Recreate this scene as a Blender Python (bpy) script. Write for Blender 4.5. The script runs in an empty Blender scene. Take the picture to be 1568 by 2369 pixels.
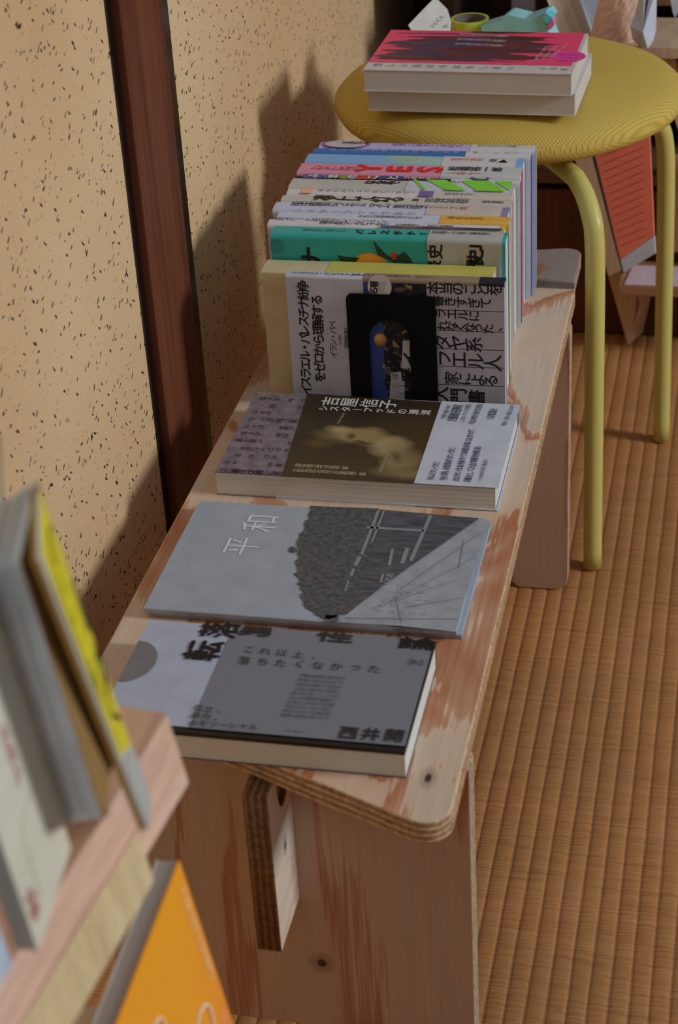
import bpy, bmesh, math, random
from mathutils import Vector, Matrix
random.seed(7)
sc = bpy.context.scene
COL = sc.collection
PI = math.pi

# ---------------------------------------------------------------- camera, light, exposure
FPX = 4272.6
YAW, PITCH, ROLL = -0.23826712, 0.54103087, -0.06283782
CAM = Vector((0.3828, -0.7873, 0.68))
FW = Vector((math.sin(YAW) * math.cos(PITCH), math.cos(YAW) * math.cos(PITCH), -math.sin(PITCH)))
_r = FW.cross(Vector((0, 0, 1))).normalized(); _u = _r.cross(FW)
RT = _r * math.cos(ROLL) + _u * math.sin(ROLL)
UP = -_r * math.sin(ROLL) + _u * math.cos(ROLL)
cd = bpy.data.cameras.new('camera'); cam = bpy.data.objects.new('camera', cd); COL.objects.link(cam)
cam.matrix_world = Matrix(((RT.x, UP.x, -FW.x, CAM.x), (RT.y, UP.y, -FW.y, CAM.y), (RT.z, UP.z, -FW.z, CAM.z), (0, 0, 0, 1)))
cd.sensor_fit = 'VERTICAL'; cd.sensor_height = 24.0; cd.lens = 24.0 * FPX / 2369.0
cd.clip_start = 0.05
cd.dof.use_dof = True; cd.dof.focus_distance = 1.42
cd.dof.aperture_fstop = (cd.lens / 1000.0) / 0.0058
sc.camera = cam

sc.view_settings.view_transform = 'Standard'; sc.view_settings.look = 'None'
sc.view_settings.gamma = 1.0; sc.view_settings.exposure = 0.0
sc.view_settings.use_curve_mapping = False

W = bpy.data.worlds.new('room_light'); sc.world = W; W.use_nodes = True
_n = W.node_tree.nodes; _l = W.node_tree.links
bg = _n['Background']
_tc = _n.new('ShaderNodeTexCoord'); _sp = _n.new('ShaderNodeSeparateXYZ'); _cr = _n.new('ShaderNodeValToRGB')
_mp = _n.new('ShaderNodeMapRange'); _mp.inputs[1].default_value = -0.5; _mp.inputs[2].default_value = 1.0
_l.new(_tc.outputs['Generated'], _sp.inputs[0]); _l.new(_sp.outputs['Z'], _mp.inputs[0]); _l.new(_mp.outputs[0], _cr.inputs[0])
_cr.color_ramp.elements[0].color = (0.42, 0.23, 0.14, 1); _cr.color_ramp.elements[0].position = 0.40
_cr.color_ramp.elements[1].color = (0.66, 0.84, 1.10, 1); _cr.color_ramp.elements[1].position = 0.88
_l.new(_cr.outputs[0], bg.inputs[0]); bg.inputs[1].default_value = 0.36

def area_light(name, loc, target, sx, sy, power, color):
    ld = bpy.data.lights.new(name, 'AREA'); ld.shape = 'RECTANGLE'; ld.size = sx; ld.size_y = sy
    ld.energy = power; ld.color = color
    o = bpy.data.objects.new(name, ld); COL.objects.link(o)
    o.location = loc; o.rotation_euler = (Vector(target) - Vector(loc)).to_track_quat('-Z', 'Y').to_euler()
    return o
area_light('window_light', (3.6, 0.25, 1.62), (0.1, 0.45, 0.0), 0.6, 0.7, 76, (0.94, 0.98, 1.0))
area_light('garden_window_light', (2.2, 3.4, 1.9), (0.1, 0.3, 0.0), 1.4, 1.0, 96, (0.66, 0.82, 1.0))

# ---------------------------------------------------------------- projection helpers (pixels of the photograph to points of the room)
def ray(x, y): return FW + RT * ((x - 784) / FPX) - UP * ((y - 1184.5) / FPX)
def onz(x, y, z): r = ray(x, y); return CAM + r * ((z - CAM.z) / r.z)
def ony(x, y, v): r = ray(x, y); return CAM + r * ((v - CAM.y) / r.y)
def dep(x, y, d): return CAM + ray(x, y) * d
def onpl(x, y, P, n): r = ray(x, y); return CAM + r * ((P - CAM).dot(n) / r.dot(n))

# ---------------------------------------------------------------- tagging
def empty(name, loc, label=None, cat=None, group=None):
    o = bpy.data.objects.new(name, None); COL.objects.link(o); o.location = loc; o.empty_display_size = 0.02
    if label: o['label'] = label
    if cat: o['category'] = cat
    if group: o['group'] = group
    return o
def tag(o, label=None, cat=None, group=None, kind=None):
    if label: o['label'] = label
    if cat: o['category'] = cat
    if group: o['group'] = group
    if kind: o['kind'] = kind
    return o
def link(name, me, parent=None, world=False):
    o = bpy.data.objects.new(name, me); COL.objects.link(o)
    if parent:
        o.parent = parent
        if world:
            p = parent; L = Vector(p.location)
            while p.parent: p = p.parent; L += Vector(p.location)
            me.transform(Matrix.Translation(-L))
    return o

# ---------------------------------------------------------------- materials
def lin(c):
    return tuple(((v / 255.0) / 12.92 if v <= 10 else (((v / 255.0) + 0.055) / 1.055) ** 2.4) for v in c)
MC = {}
class NT:
    def __init__(s, name, rough=0.6, spec=0.5):
        s.m = bpy.data.materials.new(name); s.m.use_nodes = True
        s.t = s.m.node_tree; s.b = s.t.nodes['Principled BSDF']
        s.b.inputs['Roughness'].default_value = rough
        s.b.inputs['Specular IOR Level'].default_value = spec
    def n(s, typ, **k):
        nd = s.t.nodes.new('ShaderNode' + typ)
        for a, v in k.items():
            if a.startswith('i_'):
                key = a[2:]; key = int(key) if key.isdigit() else key.replace('_', ' ')
                nd.inputs[key].default_value = v
            else: setattr(nd, a, v)
        return nd
    def l(s, a, b): s.t.links.new(a, b)
    def coord(s, scale=(1, 1, 1), rot=(0, 0, 0), loc=(0, 0, 0)):
        if not hasattr(s, 'tc'): s.tc = s.n('TexCoord')
        mp = s.n('Mapping'); mp.inputs['Scale'].default_value = scale; mp.inputs['Rotation'].default_value = rot; mp.inputs['Location'].default_value = loc
        s.l(s.tc.outputs['Object'], mp.inputs[0]); return mp.outputs[0]
    def noise(s, vec, scale=5, detail=3, rough=0.5, dist=0):
        nd = s.n('TexNoise'); nd.inputs['Scale'].default_value = scale; nd.inputs['Detail'].default_value = detail
        nd.inputs['Roughness'].default_value = rough; nd.inputs['Distortion'].default_value = dist
        s.l(vec, nd.inputs['Vector']); return nd.outputs['Fac']
    def ramp(s, fac, stops, interp='LINEAR'):
        r = s.n('ValToRGB'); cr = r.color_ramp; cr.interpolation = interp
        while len(cr.elements) < len(stops): cr.elements.new(0.5)
        for e, (p, c) in zip(cr.elements, stops):
            e.position = p; e.color = (*c, 1) if len(c) == 3 else c
        s.l(fac, r.inputs[0]); return r.outputs[0]
    def mix(s, fac, a, b, mode='MIX'):
        m = s.n('Mix'); m.data_type = 'RGBA'; m.blend_type = mode
        for sock, v in ((m.inputs[0], fac), (m.inputs[6], a), (m.inputs[7], b)):
            if hasattr(v, 'links') or isinstance(v, bpy.types.NodeSocket): s.l(v, sock)
            elif isinstance(v, (int, float)): sock.default_value = v
            else: sock.default_value = (*v, 1) if len(v) == 3 else v
        return m.outputs[2]
    def math(s, op, a, b=0.0, c=None):
        m = s.n('Math'); m.operation = op
        for i, v in enumerate((a, b) if c is None else (a, b, c)):
            if isinstance(v, bpy.types.NodeSocket): s.l(v, m.inputs[i])
            else: m.inputs[i].default_value = v
        return m.outputs[0]
    def base(s, c):
        if isinstance(c, bpy.types.NodeSocket): s.l(c, s.b.inputs['Base Color'])
        else: s.b.inputs['Base Color'].default_value = (*c, 1)
    def bump(s, h, strength=0.3, dist=0.001):
        b = s.n('Bump'); b.inputs['Strength'].default_value = strength; b.inputs['Distance'].default_value = dist
        s.l(h, b.inputs['Height']); s.l(b.outputs[0], s.b.inputs['Normal'])

def flat(rgb, rough=0.55, spec=0.4, name=None, var=0.06):
    key = (rgb, rough, spec)
    if key in MC: return MC[key]
    t = NT(name or 'paper', rough, spec); c = lin(rgb)
    f = t.noise(t.coord(), 60, 2)
    t.base(t.ramp(f, [(0.3, tuple(v * (1 - var) for v in c)), (0.7, tuple(min(1, v * (1 + var)) for v in c))]))
    MC[key] = t.m; return t.m

def pages_mat(rgb, axis=2, freq=2600, dark=0.78):
    key = ('pg', rgb, axis, freq, dark)
    if key in MC: return MC[key]
    t = NT('page_edges', 0.8, 0.2); c = lin(rgb)
    s = [6, 6, 6]; s[axis] = freq
    f = t.noise(t.coord(tuple(s)), 1.0, 4, 0.7)
    t.base(t.ramp(f, [(0.32, tuple(v * dark for v in c)), (0.55, c)]))
    t.bump(f, 0.25, 0.0004)
    MC[key] = t.m; return t.m

def plywood(grain=1, seed=0.0, pale=(214, 172, 140), mid=(190, 120, 76), dark=(150, 84, 46), cross=24.0, along=9.0, rings_n=3.6, w0=0.50, w1=0.80, gloss=0.38, knots=()):
    t = NT('plywood_face', gloss, 0.5)
    sc3 = [cross] * 3; sc3[grain] = along
    f = t.noise(t.coord(tuple(sc3), loc=(seed, seed * 1.7, seed * 0.6)), 0.55, 3, 0.5, 0.7)
    fine3 = [420.0, 420.0, 420.0]; fine3[grain] = 12.0
    fine = t.noise(t.coord(tuple(fine3)), 1.0, 3)
    rings = t.math('FRACT', t.math('ADD', t.math('MULTIPLY', f, rings_n), t.math('MULTIPLY', t.math('SUBTRACT', fine, 0.5), 0.32)))
    P, M, D = lin(pale), lin(mid), lin(dark)
    P2 = tuple(a * 0.85 + b * 0.15 for a, b in zip(P, M)); PM = tuple(a * .45 + b * .55 for a, b in zip(P, M))
    cool = tuple(a * b for a, b in zip(P, (0.90, 0.97, 1.06)))
    col = t.ramp(rings, [(0.0, cool), (w0 * .55, P), (w0 - .02, P2), (w0 + .02, M), (w1 - .03, PM), (w1, P), (1.0, cool)])
    shade = t.ramp(fine, [(0.3, (0.88, 0.86, 0.84)), (0.65, (1, 1, 1))])
    col = t.mix(1.0, col, shade, 'MULTIPLY')
    if knots:
        sp = t.n('SeparateXYZ'); t.l(t.tc.outputs['Object'], sp.inputs[0])
        for ia, ib, ca, cb, ra, rb in knots:
            u = t.math('DIVIDE', t.math('SUBTRACT', sp.outputs[ia], ca), ra); v = t.math('DIVIDE', t.math('SUBTRACT', sp.outputs[ib], cb), rb)
            r = t.math('SQRT', t.math('ADD', t.math('MULTIPLY', u, u), t.math('MULTIPLY', v, v)))
            r = t.math('ADD', r, t.math('MULTIPLY', t.math('SUBTRACT', fine, .5), .5))
            k = t.ramp(t.math('DIVIDE', r, 3.0), [(0.2, (1, 1, 1)), (0.36, (.35,) * 3), (0.75, (.18,) * 3), (0.85, (0, 0, 0))])
            col = t.mix(k, col, lin((70, 38, 24)))
    t.base(col); t.bump(fine, 0.10, 0.0004)
    return t.m

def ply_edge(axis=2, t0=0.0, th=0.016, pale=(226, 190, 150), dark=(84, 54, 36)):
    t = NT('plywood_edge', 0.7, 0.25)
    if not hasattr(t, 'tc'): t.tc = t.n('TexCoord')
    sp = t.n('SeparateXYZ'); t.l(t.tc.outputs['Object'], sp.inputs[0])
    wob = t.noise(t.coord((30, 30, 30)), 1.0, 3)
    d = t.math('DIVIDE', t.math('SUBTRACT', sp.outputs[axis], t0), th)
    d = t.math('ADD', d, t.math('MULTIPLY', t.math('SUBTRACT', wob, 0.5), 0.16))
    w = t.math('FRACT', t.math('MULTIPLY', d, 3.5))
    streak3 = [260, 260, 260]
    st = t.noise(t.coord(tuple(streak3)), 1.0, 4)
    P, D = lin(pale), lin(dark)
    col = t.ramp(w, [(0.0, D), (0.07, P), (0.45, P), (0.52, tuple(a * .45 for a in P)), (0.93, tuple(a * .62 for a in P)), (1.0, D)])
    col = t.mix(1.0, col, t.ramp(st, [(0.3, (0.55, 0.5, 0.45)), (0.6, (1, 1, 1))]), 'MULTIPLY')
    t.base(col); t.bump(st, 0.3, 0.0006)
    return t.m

def wood(rgb, rgb2, grain=1, freq=60, rough=0.45, name='wood', spec=0.4):
    t = NT(name, rough, spec)
    s = [freq, freq, freq]; s[grain] = freq * 0.06
    f = t.noise(t.coord(tuple(s)), 1.0, 4, 0.6, 0.6)
    s2 = [freq * 8] * 3; s2[grain] = freq * 0.3
    g = t.noise(t.coord(tuple(s2)), 1.0, 2)
    col = t.ramp(f, [(0.3, lin(rgb2)), (0.65, lin(rgb))])
    col = t.mix(1.0, col, t.ramp(g, [(0.3, (0.8, 0.8, 0.8)), (0.65, (1, 1, 1))]), 'MULTIPLY')
    t.base(col); t.bump(g, 0.12, 0.0004)
    return t.m

def blobs(name, base, items, plane='xy', rough=0.5, spec=0.4, warp=0.004, grain=0.0, wscale=60):
    """printed picture: soft elliptical patches of ink. items: (cx, cy, rx, ry, deg, rgb, strength, softness)"""
    t = NT(name, rough, spec)
    t.tc = t.n('TexCoord')
    sp = t.n('SeparateXYZ'); 
    vec = t.tc.outputs['Object']
    nz = t.n('TexNoise'); nz.inputs['Scale'].default_value = wscale; nz.inputs['Detail'].default_value = 4; t.l(vec, nz.inputs['Vector'])
    va = t.n('VectorMath', operation='MULTIPLY_ADD'); t.l(nz.outputs['Color'], va.inputs[0])
    va.inputs[1].default_value = (warp * 2,) * 3; 
    vs = t.n('VectorMath', operation='ADD'); t.l(vec, vs.inputs[0]); vs.inputs[1].default_value = (-warp,) * 3
    t.l(vs.outputs[0], va.inputs[2]); t.l(va.outputs[0], sp.inputs[0])
    X = sp.outputs[0]; Y = sp.outputs[1] if plane == 'xy' else sp.outputs[2]
    col = None; cur = lin(base)
    for cx, cy, rx, ry, deg, rgb, st, soft in items:
        a = math.radians(deg); ca, sa = math.cos(a), math.sin(a)
        dx = t.math('SUBTRACT', X, cx); dy = t.math('SUBTRACT', Y, cy)
        u = t.math('DIVIDE', t.math('ADD', t.math('MULTIPLY', dx, ca), t.math('MULTIPLY', dy, sa)), rx)
        v = t.math('DIVIDE', t.math('SUBTRACT', t.math('MULTIPLY', dy, ca), t.math('MULTIPLY', dx, sa)), ry)
        r = t.math('SQRT', t.math('ADD', t.math('MULTIPLY', u, u), t.math('MULTIPLY', v, v)))
        mr = t.n('MapRange'); mr.clamp = True; t.l(r, mr.inputs[0])
        mr.inputs[1].default_value = 1.0 + soft; mr.inputs[2].default_value = max(0.0, 1.0 - soft)
        mr.inputs[3].default_value = 0.0; mr.inputs[4].default_value = st
        cur = t.mix(mr.outputs[0], cur, lin(rgb))
    if grain:
        g = t.noise(vec, 900, 2); cur = t.mix(1.0, cur, t.ramp(g, [(0.3, (1 - grain,) * 3), (0.7, (1, 1, 1))]), 'MULTIPLY')
    t.base(cur)
    return t.m

# ---------------------------------------------------------------- mesh helpers
def mesh(name, verts, faces, mats, smooth=False):
    me = bpy.data.meshes.new(name); me.from_pydata([tuple(v) for v in verts], [], faces)
    for m in (mats if isinstance(mats, (list, tuple)) else [mats]): me.materials.append(m)
    if smooth:
        for p in me.polygons: p.use_smooth = True
    bm = bmesh.new(); bm.from_mesh(me); bmesh.ops.recalc_face_normals(bm, faces=bm.faces); bm.to_mesh(me); bm.free()
    me.update(); return me
def bevel_me(me, w, seg=2, angle=40):
    bm = bmesh.new(); bm.from_mesh(me)
    es = [e for e in bm.edges if len(e.link_faces) == 2 and e.calc_face_angle(0) > math.radians(angle)]
    bmesh.ops.bevel(bm, geom=es, offset=w, segments=seg, profile=0.5, affect='EDGES', clamp_overlap=True)
    bm.to_mesh(me); bm.free(); return me
def box(name, a, b, mat, parent=None, bev=0.0, world=False):
    x0, y0, z0 = a; x1, y1, z1 = b
    v = [(x0, y0, z0), (x1, y0, z0), (x1, y1, z0), (x0, y1, z0), (x0, y0, z1), (x1, y0, z1), (x1, y1, z1), (x0, y1, z1)]
    f = [(0, 3, 2, 1), (4, 5, 6, 7), (0, 1, 5, 4), (1, 2, 6, 5), (2, 3, 7, 6), (3, 0, 4, 7)]
    me = mesh(name, v, f, mat)
    if bev: bevel_me(me, bev)
    return link(name, me, parent, world)
def hexa(name, base4, off, mat, parent=None, bev=0.0, world=True):
    """solid from a quad and an offset vector"""
    b = [Vector(p) for p in base4]; t = [p + Vector(off) for p in b]
    f = [(0, 1, 2, 3), (7, 6, 5, 4), (0, 4, 5, 1), (1, 5, 6, 2), (2, 6, 7, 3), (3, 7, 4, 0)]
    me = mesh(name, b + t, f, mat)
    if bev: bevel_me(me, bev)
    return link(name, me, parent, world)
def prism(name, poly, off, mat, parent=None, bev=0.0, world=True, smooth=False):
    n = len(poly); b = [Vector(p) for p in poly]; t = [p + Vector(off) for p in b]
    f = [tuple(range(n)), tuple(range(2 * n - 1, n - 1, -1))] + [(i, i + n, (i + 1) % n + n, (i + 1) % n) for i in range(n)]
    me = mesh(name, b + t, f, mat)
    if bev: bevel_me(me, bev)
    return link(name, me, parent, world)
def rrect(x0, y0, x1, y1, r, n=6, corners=(1, 1, 1, 1)):
    pts = []
    for k, (cx, cy, a0) in enumerate(((x0, y0, 180), (x1, y0, 270), (x1, y1, 0), (x0, y1, 90))):
        rr = r if corners[k] else 0.0
        ox = cx + (rr if k in (0, 3) else -rr); oy = cy + (rr if k < 2 else -rr)
        if rr == 0: pts.append((cx, cy)); continue
        for i in range(n + 1):
            a = math.radians(a0 + 90.0 * i / n); pts.append((ox + rr * math.cos(a), oy + rr * math.sin(a)))
    return pts
def round_poly(pts, r, n=6):
    out = []; N = len(pts)
    for i in range(N):
        p = Vector(pts[i]); a = (Vector(pts[i - 1]) - p).normalized(); b = (Vector(pts[(i + 1) % N]) - p).normalized()
        rr = r[i] if isinstance(r, (list, tuple)) else r
        if rr <= 0: out.append(tuple(p)); continue
        half = a.angle(b) / 2; d = rr / math.tan(half); p0 = p + a * d; p1 = p + b * d
        c = p + (a + b).normalized() * (rr / math.sin(half))
        a0 = math.atan2(p0.y - c.y, p0.x - c.x); a1 = math.atan2(p1.y - c.y, p1.x - c.x)
        da = (a1 - a0 + PI) % (2 * PI) - PI
        for k in range(n + 1):
            t = a0 + da * k / n; out.append((c.x + rr * math.cos(t), c.y + rr * math.sin(t)))
    return out
def plate_me(name, outer, holes, thick, M, mats, bev=0.0, edge_mat=None):
    """flat plate with holes in its own XY plane, thickness along +Z, placed by matrix M"""
    cu = bpy.data.curves.new(name, 'CURVE'); cu.dimensions = '2D'; cu.fill_mode = 'BOTH'; cu.extrude = thick / 2
    for pl in [outer] + list(holes):
        s = cu.splines.new('POLY'); s.points.add(len(pl) - 1)
        for q, p in zip(s.points, pl): q.co = (p[0], p[1], 0, 1)
        s.use_cyclic_u = True
    if bev: cu.bevel_depth = bev; cu.bevel_resolution = 2; cu.offset = -bev; cu.extrude = thick / 2 - bev
    ob = bpy.data.objects.new(name, cu); COL.objects.link(ob)
    me = bpy.data.meshes.new_from_object(ob, depsgraph=bpy.context.evaluated_depsgraph_get())
    bpy.data.objects.remove(ob); bpy.data.curves.remove(cu)
    me.materials.clear()
    for m in (mats if isinstance(mats, (list, tuple)) else [mats]): me.materials.append(m)
    me.transform(Matrix.Translation((0, 0, thick / 2)))
    if edge_mat is not None:
        me.materials.append(edge_mat); k = len(me.materials) - 1
        for p in me.polygons: p.material_index = k if abs(p.normal.z) < 0.75 else 0
    else:
        for p in me.polygons: p.material_index = 0
    me.transform(M); me.name = name
    return me
MXY = lambda z: Matrix.Translation((0, 0, z))                                  # plate lying, facing up
def MXZ(y): return Matrix(((1, 0, 0, 0), (0, 0, -1, y), (0, 1, 0, 0), (0, 0, 0, 1)))  # plate standing, thickness toward -Y
def MYZ(x): return Matrix(((0, 0, 1, x), (1, 0, 0, 0), (0, 1, 0, 0), (0, 0, 0, 1)))   # standing, thickness toward +X
def tube(name, pts, r, mat, parent=None, seg=20, sub=10, world=True, cap=True):
    """smooth tube through control points (Catmull-Rom)"""
    P = [Vector(p) for p in pts]; Q = [P[0] * 2 - P[1]] + P + [P[-1] * 2 - P[-2]]; path = []
    for i in range(1, len(Q) - 2):
        for k in range(sub):
            t = k / sub; a, b, c, d = Q[i - 1], Q[i], Q[i + 1], Q[i + 2]
            path.append(0.5 * ((2 * b) + (c - a) * t + (2 * a - 5 * b + 4 * c - d) * t * t + (3 * b - a - 3 * c + d) * t ** 3))
    path.append(P[-1]); verts = []; faces = []; up = Vector((0.3, 0.9, 0.1))
    for i, p in enumerate(path):
        d = (path[min(i + 1, len(path) - 1)] - path[max(i - 1, 0)]).normalized()
        s = d.cross(up).normalized(); w = s.cross(d)
        for k in range(seg):
            a = 2 * PI * k / seg; verts.append(p + (s * math.cos(a) + w * math.sin(a)) * r)
    for i in range(len(path) - 1):
        for k in range(seg): faces.append((i * seg + k, i * seg + (k + 1) % seg, (i + 1) * seg + (k + 1) % seg, (i + 1) * seg + k))
    if cap: faces += [tuple(range(seg)), tuple(range((len(path) - 1) * seg, len(path) * seg))]
    me = mesh(name, verts, faces, mat, True)
    return link(name, me, parent, world)

# ---------------------------------------------------------------- lettering
GL = {}
def glyph(ch):
    if ch in GL: return GL[ch]
    cu = bpy.data.curves.new('g', 'FONT'); cu.body = ch; cu.size = 1.0; cu.resolution_u = 3
    ob = bpy.data.objects.new('g', cu); COL.objects.link(ob); bpy.context.view_layer.update()
    me = bpy.data.meshes.new_from_object(ob, depsgraph=bpy.context.evaluated_depsgraph_get())
    vs = [(v.co.x, v.co.y) for v in me.vertices]; fs = [tuple(p.vertices) for p in me.polygons]
    bpy.data.objects.remove(ob); bpy.data.curves.remove(cu); bpy.data.meshes.remove(me)
    if vs:
        cx = (min(v[0] for v in vs) + max(v[0] for v in vs)) / 2; cy = (min(v[1] for v in vs) + max(v[1] for v in vs)) / 2
        if ch in '、。・,.': cy = 0.36
        vs = [(x - cx, y - cy) for x, y in vs]
    GL[ch] = (vs, fs); return GL[ch]
def under(p):
    if p is not None and p.type == 'EMPTY':
        for c in p.children:
            if c.name.split('.')[0] in ('cover', 'card_sheet', 'orange_sheet'): return c
    return p
def lettering(parent, string, p0, p1, size, plane, mat, mode='ccw', sx=1.0, sy=1.0, bold=0.0, name='lettering'):
    """string spread from p0 to p1 (room points on the surface). plane 'top' faces up, 'front' faces the reader side"""
    n = len(string); V = []; Fc = []
    p0, p1 = Vector(p0), Vector(p1); eps = 0.00025
    ang0 = PI / 2 if mode in ('ccw', 'ccwv') else (PI if mode == 'flip' else 0.0)
    for i, ch in enumerate(string):
        if ch in ' 　': continue
        c = p0.lerp(p1, i / max(1, n - 1)); vs, fs = glyph(ch)
        ang = ang0 - (PI / 2 if (ch in 'ー〜' and mode == 'ccwv') else 0)
        ca, sa = math.cos(ang), math.sin(ang)
        offs = [(0, 0)] if not bold else [(-bold, 0), (bold, 0), (0, bold), (0, -bold)]
        for kk, (ox, oy) in enumerate(offs):
            b = len(V); ep2 = kk * 0.00003
            for x, y in vs:
                x, y = x * size * sx + ox, y * size * sy + oy
                X, Y = x * ca - y * sa, x * sa + y * ca
                if plane == 'top': V.append((c.x + X, c.y + Y, c.z + eps + ep2))
                else: V.append((c.x + X, c.y - eps - ep2, c.z + Y))
            Fc += [tuple(b + k for k in f) for f in fs]
    me = bpy.data.meshes.new(name); me.from_pydata(V, [], Fc); me.materials.append(mat)
    return link(name, me, under(parent), True)
def tz(book, s, a, b, size, z, mat, mode='ccwv', **k):        # on a surface facing up at height z
    return lettering(book, s, onz(*a, z), onz(*b, z), size, 'top', mat, mode, **k)
def ty(book, s, a, b, size, y, mat, mode='ccw', **k):         # on a surface facing the reader at depth y
    return lettering(book, s, ony(*a, y), ony(*b, y), size, 'front', mat, mode, **k)
def print_top(name, pts, z, mat, parent, lift=0.0002, th=0.00015):
    me = plate_me(name, pts, [], th, MXY(z + lift), mat); return link(name, me, under(parent), True)
def print_front(name, pts, y, mat, parent, lift=0.0002, holes=()):
    me = plate_me(name, pts, holes, 0.00015, MXZ(y - lift), mat); return link(name, me, under(parent), True)
def zp(px, z): return [tuple(onz(x, y, z)[:2]) for x, y in px]
def yp(px, y): return [(ony(a, b, y).x, ony(a, b, y).z) for a, b in px]

# ---------------------------------------------------------------- setting
FLOOR = -0.292
WALLX = -0.05
# plaster wall with chopped straw flecks
t = NT('straw_plaster', 0.85, 0.2)
mott = t.noise(t.coord((3, 3, 3)), 1.0, 3)
mott2 = t.noise(t.coord((600, 600, 600)), 1.0, 2)
col = t.ramp(mott, [(0.3, lin((214, 178, 134))), (0.7, lin((230, 200, 156)))])
col = t.mix(1.0, col, t.ramp(mott2, [(0.3, (0.9, 0.88, 0.86)), (0.7, (1, 1, 1))]), 'MULTIPLY')
for k, (ang, s, thr) in enumerate(((0.25, 120, 0.17), (-0.8, 150, 0.17), (0.9, 170, 0.18), (1.45, 150, 0.15), (0.02, 220, 0.2), (-0.3, 80, 0.14), (0.6, 240, 0.22))):
    nz = t.n('TexNoise'); nz.inputs['Scale'].default_value = 190; nz.inputs['Detail'].default_value = 2
    t.l(t.coord(loc=(k, k * 2, 0)), nz.inputs['Vector'])
    va = t.n('VectorMath', operation='MULTIPLY_ADD'); t.l(nz.outputs['Color'], va.inputs[0]); va.inputs[1].default_value = (0.004,) * 3
    t.l(t.tc.outputs['Object'], va.inputs[2])
    r1 = t.n('Mapping'); r1.inputs['Rotation'].default_value = (ang, 0, 0); r1.inputs['Location'].default_value = (0, k * 0.37, k * 0.11); t.l(va.outputs[0], r1.inputs[0])
    r2 = t.n('Mapping'); r2.inputs['Scale'].default_value = (s, s, s * 0.33); t.l(r1.outputs[0], r2.inputs[0])
    vo = t.n('TexVoronoi'); vo.inputs['Scale'].default_value = 1.0; t.l(r2.outputs[0], vo.inputs['Vector'])
    sepc = t.n('SeparateColor'); t.l(vo.outputs['Color'], sepc.inputs[0])
    on = t.math('MULTIPLY', t.math('POWER', sepc.outputs[0], 1.5), thr * 1.08)
    m = t.math('LESS_THAN', vo.outputs['Distance'], on)
    ink = t.mix(sepc.outputs[1], lin((22, 22, 27)), lin((66, 52, 42)))
    col = t.mix(t.math('MULTIPLY', m, 0.97), col, ink)
t.base(col); t.bump(mott2, 0.2, 0.0006)
wall = box('wall_left', (WALLX - 0.08, -1.2, FLOOR), (WALLX, 1.62, 1.6), t.m)
tag(wall, 'plaster wall flecked with dark chopped straw', kind='structure')

postm = wood((122, 70, 46), (92, 50, 34), grain=2, freq=40, rough=0.55, name='post_wood', spec=0.25)
lacq_and_shade = NT('black_lacquer', 0.22, 0.6); lacq_and_shade.base(lin((22, 19, 18)))  # lacquer of one strip, and painted shade on the post's near side
dkw = wood((58, 34, 24), (34, 20, 15), grain=2, freq=50, rough=0.6, name='dark_wood')
YP = lambda px: onpl(px, 0, Vector((WALLX, 0, 0)), Vector((1, 0, 0))).y
tag(box('trim_1', (WALLX, 0.4180, FLOOR), (WALLX + 0.008, 0.5110, 1.6), postm, bev=0.001), 'brown wooden wall post', kind='structure')
tag(box('trim_4', (WALLX - 0.002, 0.4085, FLOOR), (WALLX + 0.0015, 0.4180, 1.6), lacq_and_shade.m), 'dark gap strip beside the wall post', kind='structure')  # added black strip: shade on the post's side, put in as colour
tag(box('trim_2', (WALLX, 0.5110, FLOOR), (WALLX + 0.004, 0.536, 1.6), lacq_and_shade.m), 'black lacquered strip beside the wall post', kind='structure')
tag(box('trim_3', (WALLX - 0.01, 1.58, FLOOR), (WALLX + 0.02, 1.68, 1.6), dkw, bev=0.002), 'dark corner post', kind='structure')
tag(box('wall_back', (-0.5, 1.70, FLOOR), (2.2, 1.76, 1.6), dkw), 'dark brown wooden back wall', kind='structure')

# tatami: ribs run away from the camera beside the bench
t = NT('tatami_straw', 0.62, 0.35)
st = t.noise(t.coord((22, 900, 1)), 1.0, 4, 0.6)
big = t.noise(t.coord((4, 9, 1)), 1.0, 3)
col = t.ramp(st, [(0.28, lin((158, 102, 54))), (0.5, lin((188, 130, 78))), (0.75, lin((202, 146, 94)))])
col = t.mix(1.0, col, t.ramp(big, [(0.3, (0.84, 0.84, 0.8)), (0.7, (1, 1, 1))]), 'MULTIPLY')
tn = t.noise(t.coord((60, 1500, 1)), 1.0, 2)
col = t.mix(t.ramp(tn, [(0.24, (0.7,) * 3), (0.30, (0, 0, 0))]), col, lin((84, 46, 18)))
t.base(col); t.bump(st, 0.3, 0.0006)
RIB = 0.0142; RX0 = onz(1160, 2369, FLOOR).x - 22 * 0.0142; nx = int(1.9 / RIB); PR = [(0.0, -1.0), (0.07, -0.35), (0.22, 0.15), (0.5, 0.35), (0.78, 0.15), (0.93, -0.35)]
V = []; F = []; rows = 60; cols = nx * len(PR) + 1; A = 0.0011
y0f, y1f = -0.8, 1.7
for j in range(rows + 1):
    y = y0f + (y1f - y0f) * j / rows
    for i in range(cols):
        k, q = divmod(i, len(PR)); a, h = PR[q]
        wob = 0.0003 * math.sin(y * 31 + k * 1.7) + 0.0002 * math.sin(y * 77 + k * 4.1)
        x = RX0 + (k + a) * RIB + wob
        V.append((x, y, FLOOR - 0.0005 + A * (h - 0.35)))
for j in range(rows):
    for i in range(cols - 1): F.append((j * cols + i, j * cols + i + 1, (j + 1) * cols + i + 1, (j + 1) * cols + i))
me = mesh('floor', V, F, t.m, True)
tag(link('floor', me), 'tatami mat floor with lengthwise ribs', kind='structure')

# ---------------------------------------------------------------- plywood bench
_k = onz(990, 1800, 0); _k2 = ony(745, 2228, 0.067)
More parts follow.
